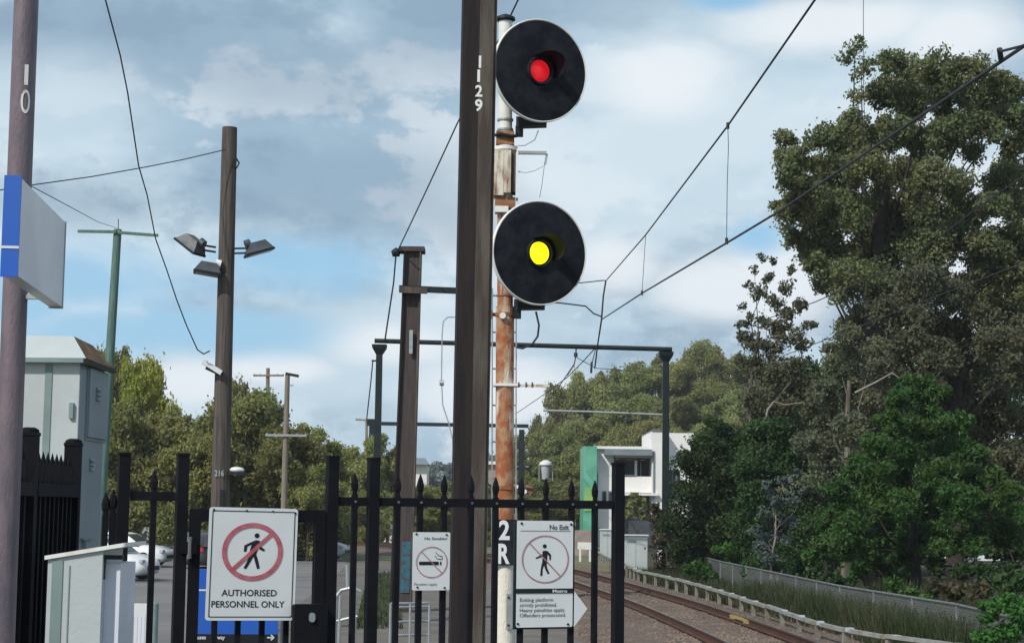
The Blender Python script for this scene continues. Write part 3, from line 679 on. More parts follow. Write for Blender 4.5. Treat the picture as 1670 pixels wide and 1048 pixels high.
# ================================================================== mast 1129
dm = 12.9; pm = Vector((P(762,1048,dm).x, dm, 0)); lean = (P(783,0,dm).x-P(762,1048,dm).x)/(P(783,0,dm).z-P(762,1048,dm).z)
pm.x -= lean*(P(762,1048,dm).z-GZ); pm.z = GZ
mast = thing('overhead_line_mast', pm, 'dark steel overhead line mast numbered 1129 in front of the signal', 'mast')
def mpt(z): return Vector((pm.x + lean*(z-GZ), dm, z))
yawm = R(6)
U = Vector((math.cos(yawm), math.sin(yawm), 0)); N_ = Vector((math.sin(yawm), -math.cos(yawm), 0))
def cbox(xa, xb, ya, yb, name, m, par, z0=GZ, z1=8.6):
    V = [q + U*x + N_*y for q in (mpt(z0), mpt(z1)) for x, y in ((xa,yb),(xb,yb),(xb,ya),(xa,ya))]
    return mk(name, V, [(3,2,1,0),(4,5,6,7),(0,1,5,4),(1,2,6,5),(2,3,7,6),(3,0,4,7)], m, par)
MT['mastbrown'] = mat('weathered_brown_mast', (.105,.09,.072), (.058,.043,.036), 1.3, .8, bump=.35, bscale=14, stretch=(7,7,.8), lo=.42, hi=.58, detail=9)
MT['mastblack'] = mat('near_black_mast', (.019,.016,.018), (.034,.026,.025), 2.2, .75, bump=.4, bscale=30, stretch=(6,6,.6))
cbox(-.122,-.008,-.13,.13,'dark_flange',MT['mastblack'],mast); cbox(-.008,.098,-.13,.13,'brown_flange',MT['mastbrown'],mast)  # front face near-black on its left half, brown on its right
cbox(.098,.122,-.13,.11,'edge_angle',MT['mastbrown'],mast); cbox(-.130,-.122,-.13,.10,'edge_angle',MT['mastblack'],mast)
for ch, yb, h in (('1',131,34),('1',158,0),('2',160,20),('9',184,21)):
    pass
def mfr(u, v, w=0):
    z = P(780, v, dm-.13).z; q = mpt(z); return q + U*((u-781.5)*dm/F) + N_*(.131+w)
for ch, x0_, yb, w_, h in (('1',779,111,4,20),('1',777,134,4.5,20),('2',774,158,12,19),('9',774,182,12.5,20)):
    text_part('number_digit', ch, mfr, x0_, yb, w_, h, MT['creamw'], mast, .002, .025)

# ================================================================== the colour light signal
ds = 15.0; bp = Vector((P(823,1048,ds).x, ds, GZ)); ax = (P(824,200,ds).x - P(823,1048,ds).x)/(P(824,200,ds).z-P(823,1048,ds).z)
bp.x -= ax*(P(823,1048,ds).z-GZ); sc = ds/F
sig = thing('railway_signal', bp, 'two-head railway signal on a rusty white pole showing red over yellow', 'signal')
def sp(z): return Vector((bp.x + ax*(z-GZ), ds, z))
def zs(py): return P(824, py, ds).z
MT['rustpole'] = rustpole('flaking_signal_pole_paint')
MB().box((bp.x-.25,ds-.25,GZ-.02),(bp.x+.25,ds+.25,GZ+.12)).build('concrete_base', MT['concrete'], sig)
o = MB().tube([sp(z) for z in (GZ+.12, 0, 1.1, 2.2, 3.2, zs(500))], 15.2*sc, 28).build('lower_pole', MT['rustpole'], sig); autosmooth(o)
o = MB().tube([sp(zs(500)), sp(zs(320))], 13*sc, 24).build('middle_pole', MT['rustpole'], sig); autosmooth(o)
o = MB().tube([sp(zs(320)), sp(zs(33))], 11.5*sc, 24).build('upper_pole', MT['creamw'], sig); autosmooth(o)
autosmooth(MB().tube([sp(zs(36)),sp(zs(33)),sp(zs(29)),sp(zs(24))], [11*sc,17*sc,16*sc,5*sc], 20).build('pole_cap', MT['darksteel'], sig))
for py, r1, h, m in ((795,16.8,6,'plainrust'),(503,15,3,'plainrust'),(482,14.5,3,'plainrust'),(196,13.5,3,'galv'),(212,13.5,3,'galv')):
    autosmooth(MB().tube([sp(zs(py+h/2)), sp(zs(py-h/2))], r1*sc, 24).build('collar', MT[m], sig))
# bolted clamps
def clamp(py, w, h, m, m2):
    z = zs(py); c = sp(z); mb = MB(); 
    autosmooth(mb.tube([sp(zs(py+h*.5)), sp(zs(py-h*.5))], 16.4*sc, 20).build('clamp_band', MT[m], sig))
    for q in (-1,1): MB().box((c.x+q*w*.5*sc-.008, ds-.05, z-.03),(c.x+q*w*.5*sc+.008, ds+.05, z+.03)).box((min(c.x+q*15*sc,c.x+q*w*.5*sc), ds-.02, z-.014),(max(c.x+q*15*sc,c.x+q*w*.5*sc), ds+.02, z+.014)).build('clamp_ear', MT[m2], sig)
    MB().tube([(c.x-.02,ds-.085,z-.02),(c.x-.02,ds-.125,z-.02)], .028, 10).build('clamp_boss', MT['creamw'], sig)
clamp(513, 44, 6, 'plainrust', 'plainrust')
for q in (-1,1):
    pass
c = sp(zs(228)); mb = MB().obox(c+Vector((0,-.02,0)), (Vector((1,0,0)),Vector((0,1,0)),UP), (30*sc,.15,22*sc)); mb.build('rusty_clamp', MT['plainrust'], sig)
c = sp(zs(225)); MB().tube([c+Vector((-.1,-.09,0)), c+Vector((-.05,-.12,.01)), c+Vector((.06,-.12,-.01)), c+Vector((.1,-.09,0))], .015, 8).build('clamp_bolt', MT['darksteel'], sig)
o = MB().tube([sp(zs(249)),sp(zs(246)),sp(zs(241)),sp(zs(238))],[16*sc,21*sc,21*sc,15*sc],20).build('flange_disc', MT['creamw'], sig); autosmooth(o)
# white split casing with mottled rust
MT['split'] = mat('chipped_white_casing', (.70,.66,.56), (.25,.13,.07), 3.2, .8, bump=.5, stretch=(5,5,1), lo=.5, hi=.66)
zc0, zc1 = zs(322), zs(250); xl, xr_ = sp(zc0).x-19*sc, sp(zc0).x+17*sc
MB().box((xl, ds-.115, zc0),(xl+16*sc, ds+.08, zc1)).build('casing', MT['split'], sig); MB().box((xl+16.5*sc, ds-.135, zc0+.02),(xr_-8*sc, ds+.08, zc1)).build('casing', MT['split'], sig)
MB().box((xr_-7*sc, ds-.10, zc0+.03),(xr_, ds+.06, zc1)).build('casing', MT['mastbrown'], sig); MB().box((xr_+1*sc, ds-.11, zc0-.02),(xr_+4*sc, ds+.06, zc1+.02)).build('side_strap', MT['creamw'], sig)
c = sp(zs(333)); MB().obox(c, (Vector((1,0,0)),Vector((0,1,0)),UP), (34*sc,.17,18*sc)).build('rusty_clamp', MT['plainrust'], sig)
c = sp(zs(344)); MB().obox(c+Vector((-.03,-.04,0)), (Vector((1,0,0)),Vector((0,1,0)),UP), (22*sc,.13,10*sc)).build('packing_plate', MT['creamw'], sig)
# hooked arm with hanging loop
q = P(843,249,ds-.08); e = P(889,249,ds-.10)
MB().box((q.x,ds-.10,q.z-.013),(e.x+.012,ds-.06,q.z+.013)).build('hook_arm', MT['galv'], sig)
MB().bar(P(892,251,ds-.08), P(889,268,ds-.08), .02, .02, (0,1,0)).build('hook_end', MT['galv'], sig)
MB().tube([P(845,280,ds-.08),P(858,281,ds-.08),P(872,278,ds-.08),P(886,270,ds-.08)], .006, 6).build('cable_loop', MT['creamw'], sig)
MB().tube([P(888,268,ds-.08),P(884,300,ds-.08),P(880,322,ds-.08)], .0025, 5).build('hanging_wire', MT['wire'], sig)
MB().tube([P(840,238,ds-.08),P(856,237,ds-.1),P(872,228,ds-.12),P(878,213,ds-.12)], .0055, 8).build('feed_cable', MT['galv'], sig)
MB().tube([P(874,508,ds-.12),P(879,530,ds-.12),P(877,548,ds-.1),P(868,561,ds-.1),P(852,568,ds-.05),P(842,566,ds-.05)], .009, 8).build('feed_cable', MT['wire'], sig)
# small rusty cross arm
z = zs(628); c = sp(z); xa, xb = c.x-19*sc, c.x+76*sc
MB().box((xa, ds-.09, z-.011),(xa+40*sc, ds+.09, z+.011)).build('cross_arm_seat', MT['creamw'], sig)
arm = MB().box((xa+40.5*sc, ds-.03, z-.012),(xb, ds+.0, z+.010)).build('cross_arm', MT['split'], sig)
for px in (846,858,868,898): x_=P(px,628,ds).x; MB().box((x_-.007,ds-.04,z-.02),(x_+.007,ds+.0-.031,z+.026)).build('arm_bolt', MT['mastbrown'], arm)
# ladder behind
lad = thing('signal_ladder', sp(GZ)+Vector((-.02,.35,0)), 'thin grey access ladder standing behind the signal pole', 'ladder')
for px in (803, 842):
    a = P(px, 470 if px > 820 else 470, ds+.35); b = P(px-1, 1048, ds+.35); b = b + (b-a).normalized()*.6; b.z = max(b.z, GZ); MB().bar(a, b, .012, .03, (0,1,0)).build('stringer', MT['galv'], lad)
py = 482
while py < 1040:
    MB().tube([P(803,py,ds+.35), P(842,py,ds+.35)], .008, 6).build('rung', MT['galv'], lad); py += 59.5
# signal heads
yawd = R(26)
def head(pyc, pxc, lens):
    hd = 'upper' if lens == 'redlit' else 'lower'
    c = P(pxc, pyc, ds-.18); n = Vector((math.sin(yawd), -math.cos(yawd), 0)); u = Vector((math.cos(yawd), math.sin(yawd), 0)); n = (n + Vector((0,0,-.05))).normalized(); v = u.cross(n)*-1
    if v.z < 0: v = -v
    Rr = 85.5*sc
    def q(r, a, w): return c + u*(r*math.cos(a)) + v*(r*math.sin(a)) + n*w
    def lathe(prof, name, m, par, seg=72, a0=0, a1=2*math.pi, close=True):
        V=[]; Fc=[]; cnt = seg if close else seg+1
        for i in range(cnt):
            a = a0 + (a1-a0)*i/seg
            V += [q(r,a,w) for r,w in prof]
        k=len(prof)
        for i in range(seg):
            j=(i+1)%cnt
            for l in range(k-1): Fc.append((i*k+l,i*k+l+1,j*k+l+1,j*k+l))
        return autosmooth(mk(name, V, Fc, m, par), 35)
    disc = lathe([(.10,.0),(Rr-.026,.012),(Rr-.015,.010),(Rr-.013,-.012),(.10,-.014)], 'background_disc', MT['disc'], sig)
    lathe([(Rr-.016,.006),(Rr-.006,.012),(Rr,.006),(Rr,-.022),(Rr-.015,-.03),(Rr-.03,-.02)], 'white_rim', MT['creamw'], disc)
    hr = .128
    lathe([(hr,.0),(hr,.02),(hr-.006,.03),(hr-.02,.03),(hr-.02,-.05),(.098,-.055)], 'lens_ring', MT['disc'], disc)
    # hood: tube open below
    hz = .23
    V=[]; Fc=[]; seg=34; a0=R(-22); a1=R(122)
    for i in range(seg+1):
        f=i/seg; a=a0+(a1-a0)*f; L=hz*(.35+.65*math.sin(math.pi*f)**.5); 
        for (r,w) in ((.146,.005),(.150,L),(.144,L),(.140,.005)): V.append(q(r,a,w))
    for i in range(seg):
        for l in range(3): Fc.append((i*4+l,i*4+l+1,i*4+5+l,i*4+4+l))
    autosmooth(mk('hood', V, Fc, MT['disc'], disc), 35)
    # domed lens
    prof=[(.0001,.016),(.03,.014),(.06,.009),(.085,.0),(.097,-.012)]
    lathe(prof, 'lens', MT[lens], disc, 32)
    # housing behind, bracket plate below
    lathe([(.0001,-.30),(.14,-.30),(.17,-.26),(.19,-.03),(.19,-.015)], 'lamp_housing', MT['darksteel'], disc, 32)
    zb = P(860, pyc+93, ds).z; xa = P(838,500,ds).x; xb_ = P(889,500,ds-.2).x
    MB().add([(xa,ds-.06,zb-.0),(xb_,ds-.14,zb+.0),(xb_,ds-.14,zb+.028),(xa,ds-.06,zb+.09),(xa,ds+.06,zb-.0),(xb_,ds+.0,zb+.0),(xb_,ds+.0,zb+.028),(xa,ds+.06,zb+.09)],
      [(0,1,2,3),(7,6,5,4),(0,4,5,1),(1,5,6,2),(2,6,7,3),(3,7,4,0)]).build('head_bracket', MT['darksteel'], sig)
    MB().box((xa-.005,ds-.09,zb-.07),(P(850,500,ds).x,ds+.07,zb-.002)).build('head_bracket_foot', MT['darksteel'], sig)
head(115.5, 881, 'redlit'); head(412.5, 880, 'yellowlit')
# number plate 2 R
fr = Frame(822, 885, ds-.10, 0)
pl = MB().prism(rrect(803,847,842,920.5,1.5), fr, -.01, 0).build('number_plate', MT['disc'], sig)
text_part('number_digit', '2', fr, 813.5, 880, 17.5, 32, MT['white'], pl, .003, .03)
o_ = text_part('letter', 'R', fr, 813, 917, 18.5, 32, MT['white'], pl, .003, .03)
fr = Frame(836, 995, ds-.095, 0); MB().prism([(826,968),(845,968),(845,1024),(826,1024)], fr, -.006, 0).build('side_plate', MT['galv'], sig)
for py in (974,1018): MB().prism(circ(829.5,py,1.8,8), fr, .001, .01).build('bolt', MT['ink'], sig)

# ================================================================== second mast, portals
def tapered(mb, a, b, wa, wb):               # square tapering post from a (bottom) to b (top)
    V=[]
    for p, w in ((a,wa),(b,wb)): V += [(p.x-w/2,p.y-w/2,p.z),(p.x+w/2,p.y-w/2,p.z),(p.x+w/2,p.y+w/2,p.z),(p.x-w/2,p.y+w/2,p.z)]
    return mb.add(V, [(3,2,1,0),(4,5,6,7),(0,1,5,4),(1,2,6,5),(2,3,7,6),(3,0,4,7)])
d2 = 44.5; b = P(654,990,d2); b.z=GZ; t = P(674,412,d2)
m2 = thing('overhead_line_mast', b, 'brown steel overhead line mast with cyan paint at its foot left of mast 1129', 'mast')
tapered(MB(), b, t, .46, .36).build('shaft', MT['mastdark'], m2)
f1 = b.lerp(t, .0); V=[]
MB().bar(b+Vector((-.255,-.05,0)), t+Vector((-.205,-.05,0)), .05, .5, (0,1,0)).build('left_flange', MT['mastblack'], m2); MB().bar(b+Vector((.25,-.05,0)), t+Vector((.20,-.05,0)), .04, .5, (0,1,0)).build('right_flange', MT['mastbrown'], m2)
tp = P(674,404,d2); MB().box((t.x-.34,d2-.32,t.z),(t.x+.30,d2+.3,t.z+.12)).build('cap_plate', MT['mastdark'], m2)
q0 = b.lerp(t,.0); za, zb_ = P(655,965,d2).z, P(655,882,d2).z
xx = b.x+(za-GZ)/(t.z-GZ)*(t.x-b.x); 
w_ = .6
mk('cyan_paint_band', [(xx-.03,d2-.255,za),(xx+.21,d2-.255,za),(xx+.23,d2-.252,zb_),(xx+.0,d2-.252,zb_)], [(0,1,2,3)], MT['cyanpaint'], m2)
MB().box((P(671,560,d2).x-.04,d2-.32,P(671,578,d2).z),(P(671,560,d2).x+.05,d2-.27,P(671,540,d2).z)).build('number_plate', MT['galv'], m2)
a, c = P(651,470,d2-.35), P(790,476,d2-.35); MB().bar(a, c, .14, .15).build('cross_beam', MT['darksteel'], m2); MB().bar(P(651,472,d2-.45), P(697,474,d2-.45), .06, .16).build('beam_clamp', MT['mastbrown'], m2)
a, c = P(645,410,d2), P(664,409,d2); MB().bar(a, c, .10, .10).build('top_arm', MT['darksteel'], m2); autosmooth(MB().tube([P(640,408,d2),P(643,411,d2),P(649,411,d2),P(652,408,d2)],[.05,.13,.13,.05],10).build('insulator', MT['darksteel'], m2))

def portal(name, d, xl, xr, yt, ytr, wpx, label, group=None, cap=True, gz=GZ):
    p = thing(name, Vector(((P(xl,yt,d).x+P(xr,ytr,d).x)/2, d, gz)), label, 'overhead line portal', group)
    k = d/F; w = wpx*k
    for x_, y_ in ((xl,yt),(xr,ytr)):
        t_ = P(x_, y_+6*73/d, d); tapered(MB(), Vector((t_.x,d,gz)), t_, w*1.15, w).build('post', MT['darksteel'], p)
        if cap:
            V=[]; a1 = t_; 
            mb = MB()
            for (zz, ww) in ((-14*k,w*1.05),(-4*k,w*2.2),(2*k,w*2.4)): V += [(a1.x-ww/2,d-ww/2,a1.z+zz),(a1.x+ww/2,d-ww/2,a1.z+zz),(a1.x+ww/2,d+ww/2,a1.z+zz),(a1.x-ww/2,d+ww/2,a1.z+zz)]
            mb.add(V,[(3,2,1,0),(8,9,10,11)]+[(l*4+i,l*4+(i+1)%4,l*4+4+(i+1)%4,l*4+4+i) for l in (0,1) for i in range(4)]); mb.build('post_head', MT['darksteel'], p)
    return p
dp = 73.0
p1 = portal('overhead_line_portal', dp, 619, 1086, 558, 570, 10, 'nearer dark steel portal spanning the railway between two posts')
autosmooth(MB().tube([P(611,555.5,dp), P(1096,569.5,dp)], .10, 12).build('cross_beam', MT['darksteel'], p1))
MB().bar(P(606,588,dp), P(615,588,dp), .07,.07).build('stub_arm', MT['darksteel'], p1)
autosmooth(MB().tube([P(886,669,dp+.3), P(960,671,dp+.3), P(1082,676,dp+.2)], .045, 8).build('registration_arm', MT['galv'], p1))
MB().tube([P(893,671,dp+.3), P(930,683,dp+.3), P(958,676,dp+.3), P(990,684,dp+.3),P(1075,684,dp+.2)], .018, 5).build('stay_wire', MT['wire'], p1)
mb = MB().tube([P(940,562,dp),P(939,578,dp)], .03, 6).tube([P(939,575,dp),P(939,582,dp)], .08, 8).tube([P(939,582,dp),P(936,595,dp),P(925,612,dp)], .025, 6).tube([P(941,583,dp),P(972,600,dp),P(1010,603,dp),P(1060,607,dp+.1)],.016,5); mb.build('insulator_hanger', MT['wire'], p1)
mb = MB().tube([P(965,590,dp),P(964,608,dp)], .05, 6).tube([P(972,566,dp),P(966,590,dp)], .02, 6); mb.build('insulator_hanger', MT['wire'], p1)
dq = 136.0
p2 = portal('overhead_line_portal', dq, 607, 851, 690, 697, 9, 'farther small dark portal seen between mast and signal pole', cap=False)
MB().bar(P(603,690,dq), P(862,694.5,dq), .25, .28).build('cross_beam', MT['darksteel'], p2)
MB().box((P(603,690,dq).x-.2,dq-.3,P(603,694,dq).z),(P(611,690,dq).x+.2,dq+.2,P(603,683,dq).z)).build('post_head', MT['darksteel'], p2)
for py in (735,760): MB().bar(P(840,py,dq), P(862,py+.5,dq), .15,.12).build('cross_bracket', MT['fibro'], p2)

# ================================================================== wires
def wire(name, pts, rpx, label, cat='wire', m='wire', sag=0, group=None):
    Q = [P(x,y,d) for x,y,d in pts]; out=[]
    if pts[0][0] < -20 or pts[0][1] < -30 or pts[0][0] > 1700: Q = [Q[0] + (Q[0]-Q[1]).normalized()*30] + Q
    for i in range(len(Q)-1):
        n = 8 if sag else 1
        for k in range(n):
            f=k/n; v=Q[i].lerp(Q[i+1],f); v.z -= sag*4*f*(1-f); out.append(v)
    out.append(Q[-1])
    rr=[rpx*(q.y)/F for q in out]; rm=sum(rr)/len(rr)
    o = MB().tube(out, min(rr)*.5+rm*.5 if len(rr)<3 else rr if max(rr)<1.8*min(rr) else rm, 6).build(name, MT[m]); return tag(o, label, cat, group)
catn = thing('catenary_wires', P(1187,205,31), 'overhead catenary and contact wires sweeping up to the top right corner', 'overhead wires')
def wpart(name, pts, r):
    Q=[P(*p) for p in pts]; Q = ([Q[0]+(Q[0]-Q[1]).normalized()*30]+Q) if pts[0][0] > 1700 or pts[0][1] < -30 else Q; return MB().tube(Q, r*.85, 6).build(name, MT['wire'], catn)
wpart('messenger_wire', [(1400,-104,22),(1329,0,25),(1187,205,32),(1053,383,46),(988,458,60)], .022)
wpart('contact_wire', [(1760,13,14.5),(1660,82,17),(1500,190,21),(1270,345,29),(1187,395,32),(1047,478,46),(981,521,60)], .024)
wpart('dropper', [(1187,206,32),(1188,240,32),(1186,300,32),(1185,394,32)], .008)
wpart('dropper', [(1053,384,46),(1047,478,46)], .009)
wpart('steady_wire', [(988,458,60),(984,482,60),(981,521,60),(975,560,70),(970,600,72.6)], .035)
wpart('pull_off_wire', [(988,458,60),(985,457,60),(948,461,60),(880,464,60)], .022)
wpart('pull_off_arm', [(981,516,60),(968,511,60),(955,499,60),(915,494,60),(850,490,60)], .03)
wpart('far_wire', [(972,566,73),(950,590,80),(925,615,92),(880,648,115),(840,675,140)], .03)
wpart('far_wire', [(936,594,73),(915,625,90),(890,660,120)], .028)
for p_ in ((1187,206,32),(1185,394,32),(1047,478,46)): MB().tube([P(*p_)+Vector((0,0,.07)),P(*p_)+Vector((0,0,-.05))], .03, 6).build('wire_clip', MT['wire'], catn)
sb = MB().tube([P(1700,62,16.3),P(1668,75,16.6),P(1632,84,17)], .014, 6).tube([P(1630,80,17.2),P(1633,100,17.3)], .03, 8); sb.build('section_bracket', MT['wire'], catn)
wire('overhead_wire', [(1745,235,24),(1600,335,29),(1480,425,35),(1330,492,44),(1250,520,52)], 1.2, 'upper thin wire slanting across the big gum tree', group=None)
wire('overhead_wire', [(1745,405,24),(1640,440,27),(1530,482,31),(1370,545,39),(1250,590,50)], 1.0, 'lower thin wire slanting across the big gum tree')
wire('overhead_wire', [(1408,-60,20),(1408,130,20.5),(1410,200,21)], .6, 'thin vertical wire hanging in front of the gum tree top')
wire('overhead_wire', [(868,-70,30),(845,0,31),(745,203,36),(648,410,44.5)], 1.5, 'long wire crossing behind mast 1129 down to the cyan painted mast', sag=.02)
wire('overhead_wire', [(646,412,44.5),(642,460,50),(628,553,73)], 1.3, 'wire continuing from the cyan painted mast to the nearer portal')
wire('overhead_wire', [(608,589,73),(604,630,90),(598,683,118)], 1.0, 'short faint wire running from the nearer portal to a far crossarm')
wire('camera_cable', [(163,-60,24),(172,0,25),(196,90,27),(208,150,28),(226,270,30),(240,318,31.5),(254,390,33),(272,440,34),(288,488,34.6),(304,530,35),(322,570,35.4),(332,577,35.6),(342,572,35.8)], 1.3, 'thick drooping black cable running down to the timber pole', 'cable')
wire('service_wire', [(-60,322,30),(0,310,30.5),(50,302,31),(150,288,32),(240,272,34),(300,260,35),(368,244,35.7)], 1.0, 'thin wire rising from the left edge to the timber pole', 'wire')
wire('service_wire', [(50,303,30),(110,335,38),(160,362,50),(191,372,60)], .6, 'faint wire between the left edge and the green pole', 'wire')
hg = MB().tube([P(742,517,30),P(730,517,30),P(723,524,30),(P(721,545,30)),P(720,620,30),P(722,660,30),P(732,690,30),P(738,715,30),P(741,760,30)], .010, 6).tube([P(717,624,30),P(724,624,30)], .05, 8)
tag(hg.build('hanging_cable', MT['galv']), 'thin grey hooked cable hanging beside the left edge of mast 1129', 'cable')

# ================================================================== timber pole with floodlights
dt = 36.0
a = P(357,900,dt); t = P(374,235,dt); ln = (t.x-a.x)/(t.z-a.z); tb = Vector((a.x-ln*(a.z-GZ), dt, GZ))
tp = thing('timber_pole', tb, 'thick weathered timber pole carrying three floodlights and a camera', 'pole')
def tz(z): return Vector((tb.x+ln*(z-GZ), dt, z))
k = dt/F
autosmooth(MB().tube([tz(GZ),tz(2),tz(5),tz(t.z),tz(t.z+.35)], [15.5*k,15*k,13.8*k,12.6*k,12.3*k], 18).build('shaft', MT['wood'], tp))
MB().box((P(361,815,dt).x,dt-16.5*k,P(361,830,dt).z),(P(367,815,dt).x,dt-12*k,P(361,798,dt).z)).build('dark_slot', MT['ink'], tp)
text_part('number_mark', '216', Frame(357,770,dt-.22,0), 350, 776, 15, 10, MT['galv'], tp, .0, .02)
MB().tube([P(385,258,dt-.1),P(390,266,dt-.1),P(386,274,dt-.1),P(377,270,dt-.1)], .02, 6).build('bracket', MT['darksteel'], tp)
def flood(pts, lens_lab, base, roll_, size=1.0, label=''):
    # floodlight: heavy shroud with a ribbed back, on a two-rod arm
    f = thing('floodlight', base, label, 'floodlight', 'floodlights on the timber pole'); return f
def floodlight(px, py, ang, yaw_, label, armto):
    c = P(px, py, dt-.25); fs_ = .8; f = thing('floodlight', c, label, 'floodlight', 'floodlights on the timber pole')
    X = Matrix.Translation(c) @ Matrix.Rotation(yaw_, 4, 'Z') @ Matrix.Rotation(ang, 4, 'Y') @ Matrix.Scale(fs_, 4)
    mb = MB(); mb.X = X
    V=[(-.30,-.26,-.05),(.30,-.26,-.05),(.30,.26,-.05),(-.30,.26,-.05),(-.34,-.30,-.13),(.34,-.30,-.13),(.34,.30,-.13),(-.34,.30,-.13),(-.20,-.20,.12),(.20,-.20,.12),(.20,.20,.12),(-.20,.20,.12)]
    mb.add(V,[(4,5,1,0),(5,6,2,1),(6,7,3,2),(7,4,0,3),(7,6,5,4),(0,1,9,8),(1,2,10,9),(2,3,11,10),(3,0,8,11),(8,9,10,11)]); mb.build('housing', MT['floodgrey'], f)
    mb = MB(); mb.X = X; mb.box((-.36,-.32,-.19),(.36,.32,-.132)); mb.build('front_frame', MT['darksteel'], f)
    mb = MB(); mb.X = X; mb.box((-.31,-.27,-.197),(.31,.27,-.191)); mb.build('glass', MT['glass'], f)
    mb = MB(); mb.X = X; mb.tube([(.16,0,.14),(.3,0,.13)] if px < 370 else [(-.3,0,.13),(-.16,0,.14)], .11, 14); mb.build('ballast_drum', MT['floodgrey'], f)
    if armto:
        q = P(*armto)
        for dz in (-.05,.05): MB().tube([c+Vector((0,0,dz-.08)), q+Vector((0,0,dz))], .022, 8).build('arm_rod', MT['darksteel'], f)
    return f
MT['floodgrey'] = mat('floodlight_casting', (.07,.08,.09), (.045,.055,.065), 4, .5)
MT['floodpale'] = mat('floodlight_pale_casting', (.22,.25,.29), None, 4, .5)
floodlight(315, 395, R(36), R(-20), 'left grey floodlight tipped down steeply on the timber pole', (352,407,dt-.1))
floodlight(420, 402, R(-18), R(20), 'right grey floodlight reaching out past the timber pole', (382,409,dt-.1))
f3 = floodlight(340, 436, R(8), R(10), 'lower left floodlight with pale back close against the timber pole', None); f3.children[0].data.materials.clear(); [c_.data.materials.append(MT['floodpale']) for c_ in f3.children if c_.name.startswith('housing')]
MB().bar(P(340,440,dt-.25), P(364,446,dt-.15), .10,.09).build('arm', MT['darksteel'], f3)
# security camera
cc = P(347,598,dt-.2); cm = thing('security_camera', cc, 'white security camera angled off the left of the timber pole', 'camera')
v1 = (P(361,607,dt-.25)-P(332,587,dt-.3)).normalized()
mb = MB().bar(P(331,589,dt-.3), P(361,608,dt-.25), .16, .10); mb.build('sun_shield', MT['white'], cm)
MB().tube([P(336,598,dt-.3), P(353,606,dt-.25)], .05, 10).build('body', MT['floodgrey'], cm); MB().tube([P(353,606,dt-.2),P(359,612,dt-.05)], .045, 8).build('bracket', MT['darksteel'], cm)
# small white street light seen right of the pole
sl = thing('street_light_head', P(386,768,dt), 'small white lamp head sticking out of the timber pole above the warning sign', 'lamp')
o = MB(); o.X = Matrix.Translation(P(386,766,dt)) @ Matrix.Diagonal((1,.8,.42,1)); 
V=[];Fc=[]
for i in range(9):
    th_=math.pi*i/8
    for j in range(16): a_=2*math.pi*j/16; V.append((.16*math.sin(th_)*math.cos(a_), .16*math.sin(th_)*math.sin(a_), .16*math.cos(th_)))
for i in range(8):
    for j in range(16): Fc.append((i*16+j,(i+1)*16+j,(i+1)*16+(j+1)%16,i*16+(j+1)%16))
o.add(V,Fc); autosmooth(o.build('hood', MT['white'], sl))
MB().box((P(373,768,dt).x,dt-.1,P(373,771,dt).z-.03),(P(397,768,dt).x,dt+.1,P(373,771,dt).z+.03)).build('lamp_base', MT['darksteel'], sl)

# ================================================================== power poles
def power_pole(d, foot, top, r, m, arms, label, extra=None, gz=GZ):
    A_ = P(foot[0],foot[1],d); T_ = P(top[0],top[1],d); s_ = (T_.x-A_.x)/(T_.z-A_.z); b_ = Vector((A_.x-s_*(A_.z-gz), d, gz)); k=d/F
    p = thing('power_pole', b_, label, 'power pole')
    autosmooth(MB().tube([b_, b_.lerp(T_,.5), T_], [r*1.25*k, r*1.08*k, r*.9*k], 12).build('shaft', MT[m], p))
    for (x0_,y0_,x1_,y1_,w,mm) in arms:
        ar = MB().bar(P(x0_,y0_,d-.15), P(x1_,y1_,d-.15), w*k, w*k).build('crossarm', MT[mm], p)
        for f in (.03,.22,.78,.97):
            q = P(x0_+(x1_-x0_)*f, y0_+(y1_-y0_)*f, d-.15); MB().tube([q+Vector((0,0,.02)), q+Vector((0,0,3.2*k))], [1.4*k,.9*k], 6).build('insulator', MT['galv'], ar)
    return p
gp = power_pole(58, (178,600), (192,374), 7.2, 'green_pole', [(127,377,190,378,4.5,'green_pole'),(192,379,258,384,4.5,'green_pole')], 'green treated power pole with a wide crossarm above the cabinet')
MB().tube([P(193,374,58),P(193,357,58)], .015, 5).build('spike', MT['wire'], gp)
power_pole(120, (436,680), (437,600), 3.4, 'palewood', [(413,612,463,612,3,'palewood')], 'far pale power pole with one high crossarm')
q = power_pole(79, (464,790), (469,609), 4.4, 'palewood', [(433,709,500,710,3.6,'galv')], 'timber street pole with a low white crossarm and dark lamp')
MB().bar(P(466,609,79), P(487,613,79), .22,.12).build('lamp_head', MT['darksteel'], q); MB().tube([P(466,664,79),P(456,669,79)], .05,6).tube([P(452,669,79),P(459,669,79)], .12,8).build('siren', MT['darksteel'], q); MB().bar(P(468,628,79), P(478,628,79), .1,.06).build('bracket', MT['galv'], q)
power_pole(180, (597,760), (598,684), 2.4, 'palewood', [(580,684,607,685,2.6,'palewood')], 'tiny far power pole left of the portal post')

